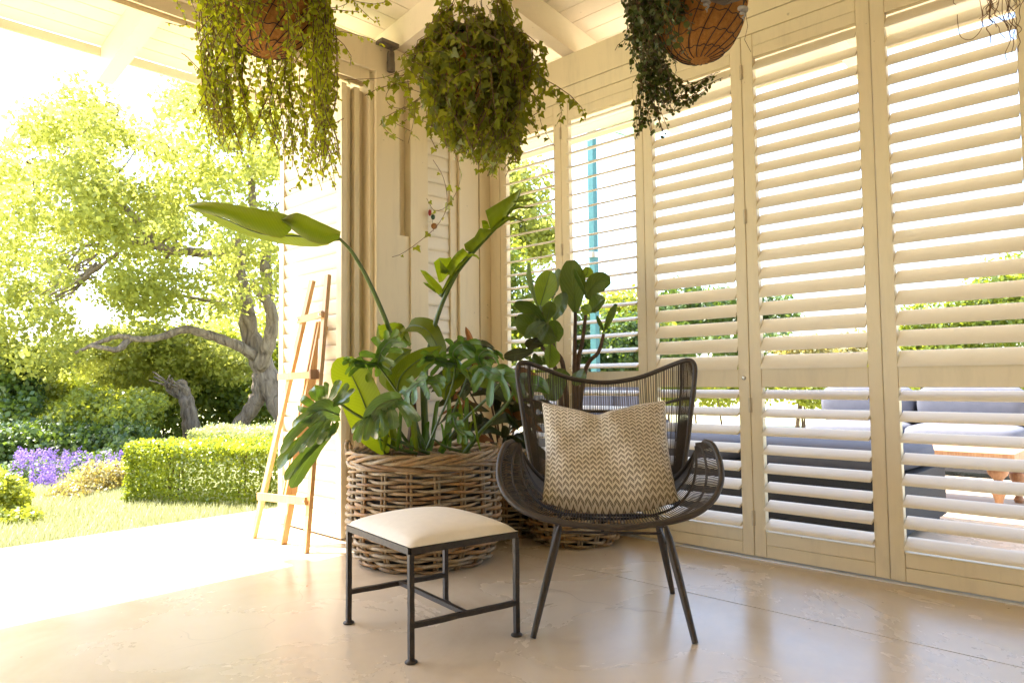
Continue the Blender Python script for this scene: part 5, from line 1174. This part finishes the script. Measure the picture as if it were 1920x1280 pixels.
# ---------------------------------------------------------------- outdoor sofas and table
def pillow(m, x0, x1, y0, y1, z0, z1, r=.06, n=9):
    cx, cy, cz = (x0+x1)/2, (y0+y1)/2, (z0+z1)/2; hx, hy, hz = (x1-x0)/2, (y1-y0)/2, (z1-z0)/2; vs = []; N = 16; M_ = 10
    for i in range(M_+1):
        a = -math.pi/2+math.pi*i/M_
        for k in range(N):
            b_ = 2*math.pi*k/N; f = lambda c, e: math.copysign(abs(c)**e, c)
            vs.append((cx+hx*f(math.cos(a), .35)*f(math.cos(b_), .35), cy+hy*f(math.cos(a), .35)*f(math.sin(b_), .35), cz+hz*f(math.sin(a), .6)))
    m.add(vs, [(i*N+k, i*N+(k+1) % N, (i+1)*N+(k+1) % N, (i+1)*N+k) for i in range(M_) for k in range(N)]); return m
def sofa(label, x0, x1, y0, y1, back, zs=.40, zb=.72, arms=True, nc=2):
    t = thing('outdoor_sofa', label, 'sofa', ((x0+x1)/2, (y0+y1)/2, 0), 0, 'grey outdoor sofas'); bx = .16
    MB().box(x0, x1, y0, y1, .04, zs-.12).build('base', SOFAD, t, smooth=False)
    for (x, y) in ((x0+.05, y0+.05), (x1-.05, y0+.05), (x0+.05, y1-.05), (x1-.05, y1-.05)): MB().box(x-.02, x+.02, y-.02, y+.02, .001, .045).build('foot', SOFAD, t, smooth=False)
    X0, X1, Y0, Y1 = x0, x1, y0, y1
    if back == 'x1': MB().box(x1-bx, x1, y0, y1, zs-.12, zb-.10).build('backrest', SOFAD, t, smooth=False); X1 -= bx
    if back == 'x0': MB().box(x0, x0+bx, y0, y1, zs-.12, zb-.10).build('backrest', SOFAD, t, smooth=False); X0 += bx
    if back == 'y1': MB().box(x0, x1, y1-bx, y1, zs-.12, zb-.10).build('backrest', SOFAD, t, smooth=False); Y1 -= bx
    for k in range(nc):
        if back in ('x1', 'x0', ''):
            a, b_ = Y0+(Y1-Y0)*k/nc+.01, Y0+(Y1-Y0)*(k+1)/nc-.01; pillow(MB(), X0-.01, X1, a, b_, zs-.13, zs+.04).build('seat_cushion', SOFA, t, ang=180)
            if back == 'x1': pillow(MB(), X1-.20, X1+.02, a, b_, zs+.02, zb+.02).build('back_cushion', SOFA, t, ang=180)
            if back == 'x0': pillow(MB(), X0-.02, X0+.18, a, b_, zs+.02, zb+.02).build('back_cushion', SOFA, t, ang=180)
        else:
            a, b_ = X0+(X1-X0)*k/nc+.01, X0+(X1-X0)*(k+1)/nc-.01; pillow(MB(), a, b_, Y0, Y1, zs-.13, zs+.04).build('seat_cushion', SOFA, t, ang=180)
            pillow(MB(), a, b_, Y1-.2, Y1+.02, zs+.02, zb+.04).build('back_cushion', SOFA, t, ang=180)
    return t
sofa('long low slate ottoman close outside the shutters, dark in the shade', 4.02, 4.82, 1.10, 2.95, '', .45, .5, nc=2)
sofa('far slate sofa with sunlit cushions beyond the wooden table', 6.9, 7.75, 1.05, 2.80, 'x1', .38, .74)
sofa('slate sofa with a plump back cushion seen through the keyhole shutter', 4.95, 6.6, 4.0, 4.50, 'y1', .40, .80, nc=2)
tb = thing('coffee_table', 'weathered wooden table with turned legs among the outdoor sofas', 'table', (5.45, 1.45, 0))
TX0, TX1, TY0, TY1, TZ = 5.03, 5.86, .79, 2.11, .385
for k in range(5): MB().box(TX0+k*.166, TX0+k*.166+.162, TY0, TY1, TZ-.030, TZ).build('plank', TEAK, tb, smooth=False)
for (a, b_, c_, d_) in ((TX0+.02, TX1-.02, TY0+.03, TY0+.05), (TX0+.02, TX1-.02, TY1-.05, TY1-.03), (TX0+.02, TX0+.04, TY0+.051, TY1-.051), (TX1-.04, TX1-.02, TY0+.051, TY1-.051)): MB().box(a, b_, c_, d_, TZ-.10, TZ-.031).build('apron', TEAK, tb, smooth=False)
for (x, y) in ((TX0+.09, TY0+.10), (TX1-.09, TY0+.10), (TX0+.09, TY1-.10), (TX1-.09, TY1-.10)):
    m = MB(); m.lathe([(0, .001), (.026, .001), (.032, .02), (.02, .045), (.022, .10), (.036, .135), (.052, .17), (.048, .195), (.022, .21), (.026, .225), (.05, .25), (.06, .285), (.05, .353), (0, .353)], 14, (x, y, 0)); m.build('leg', TEAK, tb)
# ---------------------------------------------------------------- small litter on the floor
lt = thing('dry_leaf', 'tiny dry leaf lying on the floor left of the footstool', 'leaf', onZ(575, 1100, .002)); m = MB(); q = onZ(575, 1100, .003); m.add([q, q+A(.01, .002, .006), q+A(.012, .012, .002), q+A(.002, .009, .005)], [(0, 1, 2, 3)]); m.build('leaf', L_DEAD, lt)
